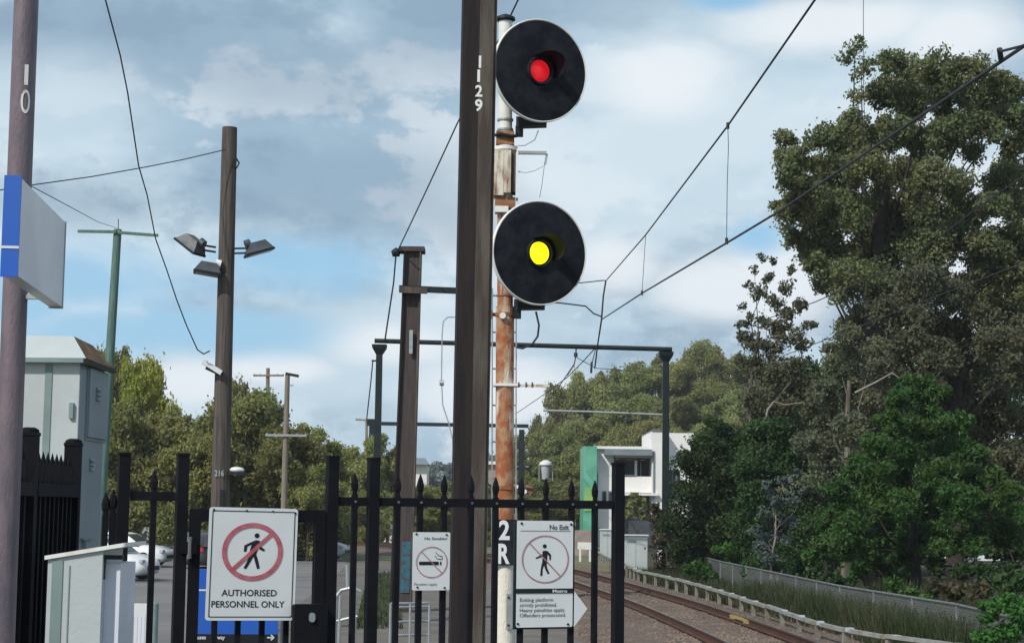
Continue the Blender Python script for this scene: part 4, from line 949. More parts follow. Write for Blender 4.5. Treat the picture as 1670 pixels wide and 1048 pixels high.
# ================================================================== cable route (low post-and-beam)
cr = thing('cable_route', G(1245,1010), 'low white post-and-beam cable route running along the right of the track', 'cable route')
CR = [(960,893),(1000,912),(1045,932),(1090,941),(1132,952),(1180,965),(1240,985),(1290,1001),(1350,1020),(1420,1034),(1560,1052),(1700,1082)]
pts = [G(x, y, GZ+.42) for x, y in CR]
cum=[0]; 
for a_, b_ in zip(pts, pts[1:]): cum.append(cum[-1]+(b_-a_).length)
def crp(s_):
    for i in range(len(cum)-1):
        if s_ <= cum[i+1]: return pts[i].lerp(pts[i+1], (s_-cum[i])/(cum[i+1]-cum[i]))
    return pts[-1]
s_ = 0; L_ = cum[-1]; step=1.9; k_=0
while s_ + step < L_:
    a_, b_ = crp(s_), crp(s_+step); z_ = Vector((0,0,rs.uniform(-.015,.015)))
    MB().bar(a_+z_, b_+z_, .11, .07).build('beam', MT['galvwhite'], cr)
    q = crp(s_+.05); tt = (b_-a_).normalized(); sd_ = Vector((tt.y,-tt.x,0))
    MB().obox(Vector((q.x,q.y,(GZ-.05+q.z-.05)/2)), (tt,sd_,UP), (.09,.09,q.z-.05-GZ+.05)).build('post', MT['postgrey'], cr)
    q = crp(s_+.28); MB().obox(q+Vector((0,0,.012))-sd_*.01, (tt,sd_,UP), (.15,.12,.075)).build('clip', MT['cabinet'], cr)
    s_ += step; k_ += 1

# chain link fence behind it
def chain_fence(d0pts, h, label, group=None, posts=2.6, cell=.06, wire_=.24, col=(.16,.17,.165)):
    t_ = thing('chain_link_fence', d0pts[0], label, 'fence', group); nm = meshmat('chain_link_wire', col, cell, wire_)
    for a_, b_ in zip(d0pts, d0pts[1:]):
        mk('mesh_panel', [a_+UP*.03, b_+UP*.03, b_+UP*h, a_+UP*h], [(0,1,2,3)], nm, t_)
        MB().tube([a_+UP*h, b_+UP*h], .028, 8).build('top_rail', MT['dullgalv'], t_)
        n_ = max(1, int((b_-a_).length/posts))
        for i in range(n_): q = a_.lerp(b_, i/n_); MB().tube([q-UP*.1, q+UP*(h+.03)], .03, 8).build('post', MT['dullgalv'], t_)
    return t_
def topline(px, py, h): p = G(px, py, GZ+h); p.z = GZ; return p
chain_fence([topline(1130,903,.86), topline(1175,915,.86), topline(1370,955,.86), topline(1560,985,.86), topline(1800,1040,.86)], .86, 'low grey chain link fence half buried in weeds right of the track', cell=.10, wire_=.42, col=(.20,.205,.20))
chain_fence([Vector((-34,92,GZ)), Vector((-20,92,GZ)), Vector((-8.2,93,GZ))], 1.25, 'grey chain link fence along the far side of the car park', cell=.2, wire_=.2)

# grey gear cabinets near the far end of the track
def gear(px0, px1, py0, py1, d, label, m='cabinet', slim=False):
    a_, b_ = P(px0,py0,d), P(px1,py1,d); dep = max(.4,(b_.x-a_.x)*.5)
    t_ = thing('equipment_cabinet', Vector(((a_.x+b_.x)/2,d+dep/2,GZ)), label, 'cabinet')
    MB().box((a_.x,d,GZ-.02),(b_.x,d+dep,a_.z-.06), .01).build('body', MT[m], t_); MB().box((a_.x-.05,d-.06,a_.z-.06),(b_.x+.05,d+dep+.05,a_.z), .01).build('lid', MT['white'], t_)
    if not slim:
        MB().box((a_.x+.12,d-.012,a_.z-.36),(a_.x+.5,d,a_.z-.26)).build('vent', MT['cabgroove'], t_); xm=(a_.x+b_.x)/2; MB().box((xm-.01,d-.006,GZ+.1),(xm+.01,d,a_.z-.12)).build('door_seam', MT['cabgroove'], t_)
gear(1018,1056,871,930,78,'wide pale grey equipment cabinet beyond the right fence post')
gear(1073,1086,880,935,74,'slim pale equipment cabinet beside the portal post','palesign',True)
gear(979,1003,862,905,92,'small grey equipment cabinet behind the last picket')
# pinkish low wall and white trestle
w_ = MB().box((P(936,870,100).x,100,GZ-.02),(P(972,870,100).x,100.3,P(936,864,100).z)).build('masonry_wall', MT['pinkwall']); tag(w_, 'low pinkish masonry wall just right of the no exit sign', 'wall')
tr_ = thing('trestle', P(950,913,88), 'small white trestle in front of the pinkish wall', 'trestle')
for px in (946,962): MB().bar(P(px,886,88), Vector((P(px,913,88).x,88,GZ)), .1,.1,(0,1,0)).build('leg', MT['white'], tr_)
MB().bar(P(942,889,88), P(966,890,88), .12,.35).build('board', MT['creamw'], tr_)
# lantern lamp at the far end
dl = 70.0; q = P(889,860,dl); q.z=GZ
lp = thing('station_lamp', q, 'pale lantern lamp post rising behind the no exit sign', 'lamp')
MB().tube([q, Vector((q.x,dl,P(889,784,dl).z))], .045, 8).build('post', MT['galv'], lp)
a_ = Vector((q.x,dl,P(889,784,dl).z)); k=dl/F
autosmooth(MB().tube([a_, a_+UP*3*k], [3*k,8*k], 12).build('lantern_base', MT['fibro'], lp)); autosmooth(MB().tube([a_+UP*3*k, a_+UP*26*k], [6*k,8*k], 12).build('lantern_glass', MT['lampglass'], lp)); autosmooth(MB().tube([a_+UP*26*k, a_+UP*30*k, a_+UP*34*k], [10.5*k,10*k,3*k], 14).build('lantern_cap', MT['white'], lp))
for px in (879,901): MB().bar(P(px,784,dl), P(px,756,dl), .03,.03,(0,1,0)).build('cage_bar', MT['galv'], lp)
# level crossing flashing lights seen either side of the signal pole
dc = 66.0; q = P(822,860,dc); q.z = GZ
xg = thing('crossing_light', q, 'dark level crossing light assembly with small white lamps behind the signal pole', 'signal')
MB().tube([q, Vector((q.x,dc,P(822,770,dc).z))], .06, 8).build('post', MT['darksteel'], xg)
MB().bar(P(790,790,dc), P(868,797,dc), .07,.07).build('arm', MT['darksteel'], xg)
for px, py in ((793,793),(842,793),(856,801)):
    autosmooth(MB().tube([P(px+(5 if px>800 else 0),py-3,dc+.02),P(px+(5 if px>800 else 0),py-3,dc+.12)], .20 if px>850 else .12, 16).build('target_board', MT['plainrust'] if px > 850 else MT['darksteel'], xg)); autosmooth(MB().tube([P(px,py,dc-.02),P(px,py,dc-.12)], .085, 12).build('lamp', MT['white'], xg))

# ================================================================== car park furniture
def sq(px, d, z): return at(px, d, z)
bl = thing('bollard', at(257, 26, GZ), 'grey green bollard standing in the car park behind the fence', 'bollard')
autosmooth(MB().tube([at(257,26,GZ), at(257,26,P(257,984,26).z), at(257,26,P(257,980,26).z)], [.065,.065,.03], 12).build('post', MT['cabgroove'], bl))
wp = MB().box((at(291,24,0).x-.035,24,GZ),(at(291,24,0).x+.035,24.07,P(291,981,24).z)).build('marker_post', MT['white']); tag(wp, 'white marker post just left of the gate post', 'post')
nb = thing('notice_case', at(222,15,GZ), 'white gridded notice case low behind the left pickets', 'notice case')
f_ = Frame(222,1020,15,0); z1=P(222,985,15).z
MB().prism([(203,985),(241,985),(241,1120),(203,1120)], f_, -.10, 0).build('case', MT['white'], nb)
V=[];Fc=[]
for x_ in range(208,238,6): n=len(V); V += [f_(a_,b_,.003) for a_,b_ in ((x_,1004),(x_+4,1004),(x_+4,1100),(x_,1100))]; Fc.append((n,n+1,n+2,n+3))
mk('grid_slots', V, Fc, MT['palegrid'] if 'palegrid' in MT else MT['palesign'], nb)
for px in (208,236): q=f_(px,1100,-.05); MB().box((q.x-.02,q.y-.02,GZ),(q.x+.02,q.y+.02,q.z)).build('leg', MT['galv'], nb)
# tubular barrier behind the fence
br = thing('tubular_barrier', at(675,27,GZ), 'pale tubular steel barrier low behind the no smoking sign', 'barrier')
def tb(mb, a_, b_): mb.tube([a_,b_], .02, 8)
for z_ in (P(675,984,27).z, P(675,990,27).z, P(675,1014,27).z, P(675,1036,27).z):
    mb=MB(); tb(mb, at(640,27,z_), at(703,27.3,z_)); mb.build('rail', MT['galv'], br)
for px in (640,672,703): mb=MB(); tb(mb, at(px,27,GZ), at(px,27,P(675,984,27).z)); mb.build('upright', MT['galv'], br)
# galvanised standpipe
st = thing('galvanised_gate', at(560,20,GZ), 'folded galvanised pipe gate behind the gap beside the gate post', 'gate')
for px in (549,556,574,581): mb=MB(); mb.tube([at(px,20,GZ), at(px+2,20,P(px,970 if px<570 else 968,20).z)], .022, 8); mb.build('upright', MT['galv'], st)
mb=MB(); mb.tube([P(549,972,20),P(556,962,20),P(574,957,20),P(588,964,20)], .022, 8); mb.build('top_tube', MT['galv'], st)
mb=MB(); mb.tube([P(567,958,20),P(566,920,20)], .02, 8); mb.build('upright', MT['galv'], st)
mb=MB(); mb.tube([P(549,1012,20),P(583,1004,20)], .02, 8); mb.build('rail', MT['galv'], st)

# ================================================================== cars
def body_mat(name, c): return mat(name, c, tuple(x*.95 for x in c), 2, .3)
CM = dict(white=body_mat('white_car_paint',(.78,.80,.82)), silver=body_mat('silver_car_paint',(.36,.38,.40)), red=body_mat('dark_car_paint',(.07,.07,.08)), grey=body_mat('grey_car_paint',(.22,.24,.23)))
def car(px, d, rot, paint, label, kind='hatch', z=GZ):
    c = at(px, d, z); t_ = thing('parked_car', c, label, 'car', 'cars parked in the car park')
    X = Matrix.Translation(c) @ Matrix.Rotation(rot, 4, 'Z')
    L, Wd = (4.1, .86) if kind == 'hatch' else (4.6, .90)
    st = [(-.5,.42,.70,.55),(-.47,.30,.86,.80),(-.40,.22,.98,.94),(-.2,.20,.97,1),(0,.20,.95,1),(.2,.20,.93,1),(.36,.22,.86,.97),(.46,.28,.72,.84),(.5,.38,.60,.62)]
    V=[];Fc=[]; prof=[(-1,0),(-1.0,.45),(-.93,.8),(-.8,1),(.8,1),(.93,.8),(1,.45),(1,0),(.8,-.12),(-.8,-.12)]; n_=len(prof)
    for f,z0_,z1_,w_ in st: V += [(f*L, p_*Wd*w_ if abs(p_)<=1 else p_, z0_+(z1_-z0_)*q_) for p_,q_ in prof]
    for i in range(len(st)-1):
        for j in range(n_): k_=(j+1)%n_; Fc.append((i*n_+j,(i+1)*n_+j,(i+1)*n_+k_,i*n_+k_))
    Fc.append(tuple(range(n_))); Fc.append(tuple((len(st)-1)*n_+j for j in range(n_-1,-1,-1)))
    mb=MB(); mb.X=X; mb.add(V,Fc); bd=autosmooth(mb.build('body', CM[paint], t_),50)
    if kind=='hatch': gh=[(-.47,.90,.60),(-.40,1.32,.70),(-.28,1.45,.76),(0,1.49,.78),(.10,1.42,.76),(.27,.93,.80)]
    else: gh=[(-.36,.95,.70),(-.24,1.34,.72),(-.1,1.42,.75),(.05,1.41,.75),(.12,1.36,.74),(.26,.92,.80)]
    V=[];Fc=[]
    for f,zt_,w_ in gh: V += [(f*L,-Wd*.93,.9),(f*L,-Wd*w_,zt_),(f*L,Wd*w_,zt_),(f*L,Wd*.93,.9)]
    for i in range(len(gh)-1):
        for j in range(3): Fc.append((i*4+j,(i+1)*4+j,(i+1)*4+j+1,i*4+j+1))
    mb=MB(); mb.X=X; mb.add(V,Fc); autosmooth(mb.build('cabin', CM[paint], t_),50)
    a0,a1=gh[-2],gh[-1]; mb=MB(); mb.X=X
    def wq(fa,za,wa,fb,zb,wb,o=.012): mb.add([(fa*L+o,-wa*Wd*.92,za+o),(fa*L+o,wa*Wd*.92,za+o),(fb*L+o,wb*Wd*.92,zb+o),(fb*L+o,-wb*Wd*.92,zb+o)],[(0,1,2,3)])
    wq(a0[0],a0[1]-.02,a0[2],a1[0]-.01,a1[1]+.05,a1[2]); mb.build('windscreen', MT['glass'], t_)
    b0,b1=gh[0],gh[1]; mb=MB(); mb.X=X; mb.add([(b0[0]*L-.012,-b0[2]*Wd*1.2,b0[1]+.06),(b1[0]*L-.012,-b1[2]*Wd*.95,b1[1]-.02),(b1[0]*L-.012,b1[2]*Wd*.95,b1[1]-.02),(b0[0]*L-.012,b0[2]*Wd*1.2,b0[1]+.06)],[(0,1,2,3)]); mb.build('rear_window', MT['glass'], t_)
    for s_ in (-1,1):
        for fa,fb in ((gh[1][0]+.03,-.09),(-.07,.13)):
            mb=MB(); mb.X=X; tb_= lambda f: .775*Wd+.018; 
            mb.add([(fa*L,s_*(Wd*.925+.01),.96),(fb*L+(.18 if fb>0 else 0),s_*(Wd*.925+.01),.96),(fb*L-.10*(fb>0),s_*(Wd*.79+.012),1.33),(fa*L+.05,s_*(Wd*.79+.012),1.33)],[(0,1,2,3)]); mb.build('side_window', MT['glass'], t_)
        for f in (-.31,.31):
            y_=s_*Wd*.93; w_=autosmooth(MBX(X).tube([(f*L,y_-s_*.16,.31),(f*L,y_+s_*.05,.31)],.31,22).build('wheel', MT['tyre'], t_)); autosmooth(MBX(X).tube([(f*L,y_+s_*.04,.31),(f*L,y_+s_*.062,.31)],.19,16).build('rim', MT['alloy'], w_))
        hl=MBX(X).box((.452*L,s_*Wd*.50,.60),(.485*L,s_*Wd*.80,.72),.01).build('headlamp', MT['lampglass'], t_); MBX(X).box((-.49*L,s_*Wd*.52,.68),(-.46*L,s_*Wd*.80,.86),.01).build('tail_lamp', MT['redlens'], t_)
    MBX(X).box((.497*L,-.42,.36),(.506*L,.42,.50)).build('grille', MT['ink'], t_)
    MBX(X).box((-.508*L,-.26,.50),(-.5*L,.26,.62)).build('number_plate', MT['white'], t_)
    return t_
def MBX(X): m_=MB(); m_.X=X; return m_
car(166, 61, R(-16), 'white', 'white hatchback nearest the fence with its front wheel in view')
car(196, 74, R(-10), 'white', 'white car parked just behind the nearest white hatchback', 'sedan')
car(259, 86, R(-62), 'silver', 'silver car facing the fence beyond the two white cars')
car(150, 84, R(-20), 'white', 'white car half hidden behind the tall cabinet')
car(346, 74, R(72), 'red', 'dark car with a red tail lamp left of the warning sign')
car(494, 86, R(-10), 'silver', 'distant silver car right of the warning sign', 'sedan')
car(225, 104, R(0), 'grey', 'dull grey car in the far row under the trees', 'sedan')
v_=car(1607, 92, R(10), 'white', 'white car glimpsed beneath the dark green wattle tree'); v_['group']='cars glimpsed through the right hand trees'
v_=car(1535, 96, R(0), 'white', 'pale car just visible through the wattle left of another', 'sedan'); v_['group']='cars glimpsed through the right hand trees'

# ================================================================== white house
dh = 125.0; kh = dh/F
hs = thing('white_house', Vector((P(1040,880,dh).x,dh+4,GZ)), 'modern white two storey house with a recessed balcony beyond the track', 'house')
def hb(name, x0,y0,x1,y1,da,db,m,par=None,mb=None):
    a_, b_ = P(x0,y0,dh), P(x1,y1,dh); o = MB().box((a_.x,dh+da,min(a_.z,b_.z) if y1<895 else GZ),(b_.x,dh+db,max(a_.z,b_.z))); return o.build(name, MT[m], par or hs)
hb('wall', 972,733,1000,897,0,9,'render'); hb('wall', 1000,776,1063,803,0,9,'render'); hb('parapet', 968,727,1063,732.7,-.3,9.2,'render')
hb('fascia', 985,733,1062,743,-.9,-.02,'fibro'); hb('balcony_ceiling', 1000.5,743,1062,747,-.9,3,'mastdark'); hb('balcony_back', 1000,747.2,1062,776,3,3.2,'fibro')  # ceiling coloured near-black to carry the balcony's shade
hb('balcony_glass', 1036,752,1060,775,1.5,1.56,'glass'); hb('balcony_post', 1036,750,1040,775,.6,.8,'render')
hb('tower', 1062.2,703,1086,897,-.6,9,'render'); hb('tower_wing', 1086.2,705,1132,897,.4,9,'render')
w1=hb('window', 1090,765,1104,815,.3,.38,'fibro'); hb('pane', 1092,767,1096,813,.26,.295,'glass',w1); hb('pane', 1098,767,1102,813,.26,.295,'glass',w1)
hb('slab_edge', 1000,803.2,1072,808,-1.0,.8,'render'); hb('garage_recess', 1000,808.2,1062,897,1.5,1.7,'floodgrey'); hb('side_pier', 975,770,980,860,-.35,-.02,'creamw')
w2=hb('window', 1030,828,1056,846,1.3,1.45,'fibro'); hb('pane', 1032,830,1054,844,1.26,1.295,'lampglass',w2)
for x_ in (982,992): w3=hb('window', x_,800,x_+7,825,-.03,.0-.005,'fibro'); hb('pane', x_+1.2,802,x_+5.8,823,-.06,-.032,'glass',w3)
for x_ in (986,): w3=hb('window', x_,745,x_+8,765,-.03,-.005,'render')
cg = hb('green_cladding', 951,728,971,897,-1.2,5,'greenglass'); hb('lime_panel', 952.5,795,969,833,-1.26,-1.202,'limeglass',cg)
fn = MB().box((P(1028,862,112).x,112,GZ),(P(1078,862,112).x,112.12,P(1028,848,112).z)).build('paling_fence', MT['floodgrey']); tag(fn, 'dark grey fence at the foot of the white house', 'fence')
# low buildings far left of the masts
bd_ = thing('low_building', at(630,120,GZ), 'low cream building glimpsed between fence posts below the far trees', 'building')
MB().box((at(612,120,0).x,120,GZ),(at(652,120,0).x,126,P(630,862,120).z)).build('wall', MT['creamw'], bd_); MB().box((at(609,120,0).x,119.6,P(630,862,120).z),(at(655,120,0).x,126.4,P(630,856,120).z)).build('roof', MT['fibro'], bd_)
for x_ in (618,630,641): MB().box((at(x_,120,0).x,119.94,P(630,885,120).z),(at(x_+5,120,0).x,119.995,P(630,870,120).z)).build('window', MT['glass'], bd_)
bd_ = thing('low_building', at(800,180,GZ), 'tiny white roofed building just left of the signal pole', 'building')
MB().box((at(770,180,0).x,180,GZ),(at(812,180,0).x,186,P(800,757,180).z)).build('wall', MT['pinkwall'], bd_); MB().box((at(768,180,0).x,179.5,P(800,757,180).z),(at(814,180,0).x,186.5,P(800,752,180).z)).build('roof', MT['white'], bd_)
bd_ = thing('low_building', at(670,210,GZ), 'small grey roofed house right of the cyan painted mast', 'building')
MB().box((at(655,210,0).x,210,GZ),(at(695,210,0).x,216,P(670,757,210).z)).build('wall', MT['creamw'], bd_); mk('roof', [at(650,209,P(670,757,210).z),at(700,209,P(670,757,210).z),at(700,217,P(670,757,210).z),at(650,217,P(670,757,210).z),at(656,213,P(670,745,210).z),at(692,213,P(670,745,210).z)], [(0,1,5,4),(1,2,5),(2,3,4,5),(3,0,4),(3,2,1,0)], MT['fibro'], bd_)

# ================================================================== trees
def branch_set(mb, root, ends, r0, rng_, bend=.25):
    for e_ in ends:
        e_ = Vector(e_); m_ = root.lerp(e_, .5) + Vector(rng_.normal(size=3))*bend; m_.z -= abs(e_.z-root.z)*.06
        mb.tube([root, m_, e_], [r0, r0*.6, r0*.15], 6, False)
def pixel_tree(name, foot, top_trunk, cl_px, d, spread, size, fol, bark, label, cat, dens=9.0, seed=3, tr_=.25, group=None, sub=True, outward=.5, droop=0.0, aspect=1.6, sparse=None, tone=.4, flat=.85, grow=1.0):
    rng_ = np.random.default_rng(seed); k = d/F
    base = G(*foot) if len(foot)==2 else Vector(foot); base = Vector((P(foot[0],foot[1],d).x, d, GZ)) if len(foot)==2 else base
    t_ = thing(name, base, label, cat, group); mb = MB()
    T_ = P(top_trunk[0], top_trunk[1], d); pts_=[base, base.lerp(T_,.35)+Vector(rng_.normal(size=3))*.12, base.lerp(T_,.7)+Vector(rng_.normal(size=3))*.15, T_]
    mb.tube(pts_, [tr_, tr_*.8, tr_*.62, tr_*.4], 10)
    C_=[]; ends=[]
    for i, c_ in enumerate(cl_px):
        px, py, r = c_[:3]; r *= grow; dd = c_[3] if len(c_)>3 else rng_.uniform(-1,1)*spread; dn = c_[4] if len(c_)>4 else 1.0
        p = P(px, py, d+dd); rr = r*(d+dd)/F; 
        vol = (rr/size)**2*dens*8.5*dn
        ends.append(p)
        if sub: C_ += clumpify(p, (rr,rr*1.05,rr*flat), rng_, k=int(12 if r>30 else 8), f=.42, n=vol, tone=tone)
        else: C_.append((p,(rr,rr,rr*flat),vol,tone))
    for i, e_ in enumerate(ends):
        if i % 3: continue
        z_=min(max((e_.z-base.z)*.62, 0), T_.z-base.z); f=z_/(T_.z-base.z); root = base.lerp(T_, f)
        branch_set(mb, root, [e_], min(.07, tr_*.22), rng_, .3)
    mb.build('trunk', MT[bark], t_)
    foliage('crown', C_, size, LF[fol], t_, seed, outward=outward, droop=droop, aspect=aspect)
    return t_
big = [(1395,72,16,1,.35),(1380,92,18,0,.3),(1420,98,14,1,.3),(1405,120,20,0,.25),(1400,160,18,0,.3),(1455,98,24),(1475,120,30),(1440,150,28),(1490,165,36),(1525,115,32),(1560,120,28),(1590,110,26),(1545,160,36),(1600,150,34),(1630,135,22),(1640,185,24),(1610,205,30),
 (1285,222,18),(1280,250,22),(1305,255,24),(1330,228,20,0,.6),(1360,225,26),(1390,205,26),(1400,235,30),(1430,205,26,1,.6),(1460,215,28),(1505,225,36),(1550,225,34),(1580,250,24,0,.7),(1650,240,24),(1665,215,16,0,.5),
 (1290,290,24),(1315,300,28),(1345,275,26),(1375,290,36),(1420,280,38),(1465,290,36),(1515,290,38),(1555,300,28),(1655,285,20,0,.5),
 (1275,335,20,0,.8),(1300,345,30),(1335,345,36),(1380,350,40),(1430,345,42),(1480,350,42),(1530,355,42),(1580,345,34),(1620,335,26),(1660,330,26),
 (1290,385,18,0,.8),(1320,395,30),(1360,410,38),(1410,410,40),(1460,405,40),(1510,410,40),(1560,400,36),(1610,395,36),(1655,390,34),
 (1345,455,24),(1385,460,36),(1430,450,30),(1640,440,34),(1665,480,30),(1600,440,24),(1690,300,40),(1700,400,50),(1640,150,30),(1660,190,30),(1620,160,34),(1480,470,44,5),(1540,470,44,5),(1600,500,44,5),(1660,520,44,5),(1400,520,36,4),(1450,560,40,5),(1520,560,44,5),(1600,590,44,5),(1380,590,34,4),(1660,600,44,5),(1410,650,40,5),(1330,430,22)]
big = [(x,y,r*1.30)+tuple(c_[3:]) for c_ in big for x,y,r in [c_[:3]]] + [(x,y,40,4.5,.8) for x,y in ((1350,360),(1400,410),(1450,360),(1500,410),(1550,360),(1600,410),(1320,320),(1380,260),(1440,230),(1500,280),(1560,210),(1620,200),(1650,340),(1650,280),(1665,240),(1630,300),(1665,400),(1630,430),(1480,170),(1540,140),(1590,180))]
pixel_tree('gum_tree', (1405,960), (1440,300), big, 60, 2.6, .085, 'gum', 'darktrunk', 'tall dense gum tree towering over the right side', 'tree', dens=3.3, seed=11, tr_=.55, droop=.4)
grey = [(1480,470,34),(1520,450,30),(1550,480,32),(1450,510,30),(1500,520,40),(1550,530,40),(1600,520,30),(1480,565,38),(1530,580,42),(1580,570,38),(1630,560,36),(1660,600,34),(1440,600,26),(1620,630,38),(1500,630,36),(1560,640,40),(1600,690,40),(1655,680,44),(1650,750,44),(1620,800,40),(1660,830,44),(1665,540,30)]
pixel_tree('gum_tree', (1560,970), (1560,560), grey, 54, 2.2, .08, 'gumgrey', 'darktrunk', 'grey leaved gum tree in front of the tall gum, lower right', 'tree', dens=3.0, grow=1.15, seed=12, tr_=.28, droop=.4)
lowg = [(1345,640,26),(1370,600,26,1,.8),(1400,640,30),(1345,690,30),(1385,700,34),(1350,740,32),(1400,750,34),(1340,790,28),(1430,660,30),(1360,560,20,1,.5),(1320,720,24),(1320,660,22,0,.7),(1425,570,26),(1385,540,22,0,.6)]
pixel_tree('gum_tree', (1375,960), (1385,620), lowg, 57, 1.6, .08, 'gumgrey', 'trunk', 'slender grey green gum left of the wattle under the tall gum', 'tree', dens=3.0, grow=1.2, seed=13, tr_=.18, droop=.3)
thin = [(1230,440,8,0,.5),(1262,425,8,0,.5),(1292,440,10,0,.5),(1205,530,8,0,.5),(1212,500,8,0,.5),(1250,580,14,0,.5),(1320,530,12,0,.5),(1320,620,16,0,.5),(1208,580,10,0,.5),(1268,540,12,0,.5),(1222,465,9,0,.5),(1245,420,9,0,.4),(1255,450,12,0,.5),(1240,480,14,0,.5),(1265,490,16,0,.5),(1285,470,14,0,.5),(1220,520,12,0,.5),(1215,545,14,0,.6),(1250,525,18,0,.6),(1280,520,20,0,.6),(1305,500,16,0,.6),(1235,560,20,0,.6),(1270,560,22,0,.5),(1300,555,22,0,.5),(1225,600,20,0,.6),(1255,610,24,0,.6),(1290,600,24,0,.5),(1235,650,26),(1270,655,28),(1305,640,24),(1240,700,28),(1290,700,28),(1310,590,14,0,.4),(1255,680,26)]
tt_ = pixel_tree('gum_tree', (1235,950), (1238,540), thin, 68, 1.5, .09, 'gumgrey', 'trunk', 'sparse thin crowned gum with gaps of sky left of the tall gum', 'tree', dens=2.6, grow=1.3, seed=14, tr_=.17, droop=.5)
# pale bare limbs
lb = MB().tube([P(1395,640,53),P(1425,622,52.5),P(1455,608,52),P(1475,622,52),P(1510,618,52.2)], [.11,.10,.08,.06,.03], 8); o_=lb.build('bare_limb', MT['palebark'] if 'palebark' in MT else MT['creamw'], tt_) if False else None
MT['palebark'] = mat('pale_gum_bark', (.30,.27,.23), (.20,.17,.14), 3, .8)
def limb(pts_, r, par): MB().tube([P(*q) for q in pts_], [r*(1-.7*i/(len(pts_)-1)) for i in range(len(pts_))], 8).build('bare_limb', MT['palebark'], par)
g2 = [o for o in bpy.data.objects if o.name.startswith('gum_tree')]
limb([(1395,640,52.5),(1425,625,52),(1455,608,51.6),(1475,622,51.6),(1520,618,52)], .04, g2[1])
limb([(1245,700,66),(1252,668,66),(1262,655,66),(1280,660,66),(1310,656,66)], .06, g2[-1] if g2[-1].get('label','').startswith('sparse') else tt_)

# wattle
wat = [(1485,628,20),(1510,622,16),(1470,655,24),(1505,655,26),(1535,640,18),(1450,690,26),(1485,695,32),(1525,690,30),(1560,690,26),(1425,725,28),(1460,735,34),(1505,735,38),(1550,735,34),(1590,735,26),(1400,765,30),(1435,775,36),(1480,780,40),(1530,780,40),(1580,780,34),(1615,775,24),(1375,805,30),(1415,815,36),(1460,825,40),(1510,825,40),(1560,820,38),(1605,820,30),(1360,845,28),(1390,860,34),(1430,870,38),(1480,870,36),(1375,890,28),(1420,905,28),(1470,910,24),(1640,800,26),(1355,880,24),(1530,865,26),(1590,860,24),(1530,895,26),(1590,892,24),(1640,870,32),(1660,840,30),(1560,885,20)]
pixel_tree('wattle_tree', (1500,985), (1495,680), wat, 46, 2.4, .055, 'wattle', 'darktrunk', 'bushy dark green wattle tree low on the right', 'tree', dens=3.0, grow=1.12, seed=15, tr_=.16, flat=.8, aspect=2.6, tone=.35)
dk1 = [(1170,700,24),(1150,725,28),(1190,715,30),(1125,755,28),(1165,765,36),(1200,760,34),(1120,800,32),(1160,815,38),(1195,815,36),(1115,850,32),(1150,865,38),(1190,870,38),(1125,900,30),(1165,915,34),(1205,910,30)]
pixel_tree('dark_shrub', (1160,945), (1165,800), dk1, 66, 1.8, .085, 'dark', 'darktrunk', 'dark green rounded shrub right of the portal post', 'shrub', dens=3.0, grow=1.25, seed=16, tr_=.12, tone=.35)
dk2 = [(1235,710,26),(1265,700,24),(1290,730,26),(1225,755,32),(1265,760,36),(1305,770,30),(1230,805,36),(1300,820,34),(1225,860,36),(1310,865,30),(1235,905,30),(1275,910,34),(1320,910,28),(1265,855,26)]
pixel_tree('dark_shrub', (1260,950), (1260,800), dk2, 62, 1.6, .08, 'dark', 'darktrunk', 'dark green shrub behind the blue grey sapling', 'shrub', dens=3.0, grow=1.25, seed=17, tr_=.12, tone=.3)
bk = [(x,y,38) for x in range(1320,1720,40) for y in (620,680,740,800,850,890) if not (y==890 and 1500<x<1640)]
pixel_tree('dark_shrub', (1480,940), (1480,760), bk, 76, 3.5, .13, 'dark', 'darktrunk', 'deep dark thicket filling the space behind the wattle', 'thicket', dens=2.6, grow=1.15, seed=18, tr_=.2, tone=.1)
br_ = [(1075,850,20),(1095,845,22),(1080,880,24),(1105,885,26),(1085,915,22),(1110,925,24),(1070,830,14)]
pixel_tree('brown_shrub', (1090,945), (1092,880), br_, 71, .8, .10, 'brown', 'darktrunk', 'brownish low shrub behind the portal post foot', 'shrub', dens=3.0, seed=19, tr_=.06)
bs = [(1255,790,14),(1280,785,16),(1265,815,18),(1290,812,16),(1245,835,14,0,.7),(1265,845,18),(1290,850,14),(1235,865,14),(1260,875,18),(1240,890,16),(1255,905,16),(1285,880,12,0,.7),(1310,800,10,0,.6),(1300,770,10,0,.6)]
pixel_tree('blue_gum_sapling', (1258,950), (1265,830), bs, 55, .7, .07, 'blue', 'palebark', 'blue grey leaved sapling between the dark shrubs', 'tree', dens=2.2, seed=20, tr_=.05, droop=.3)
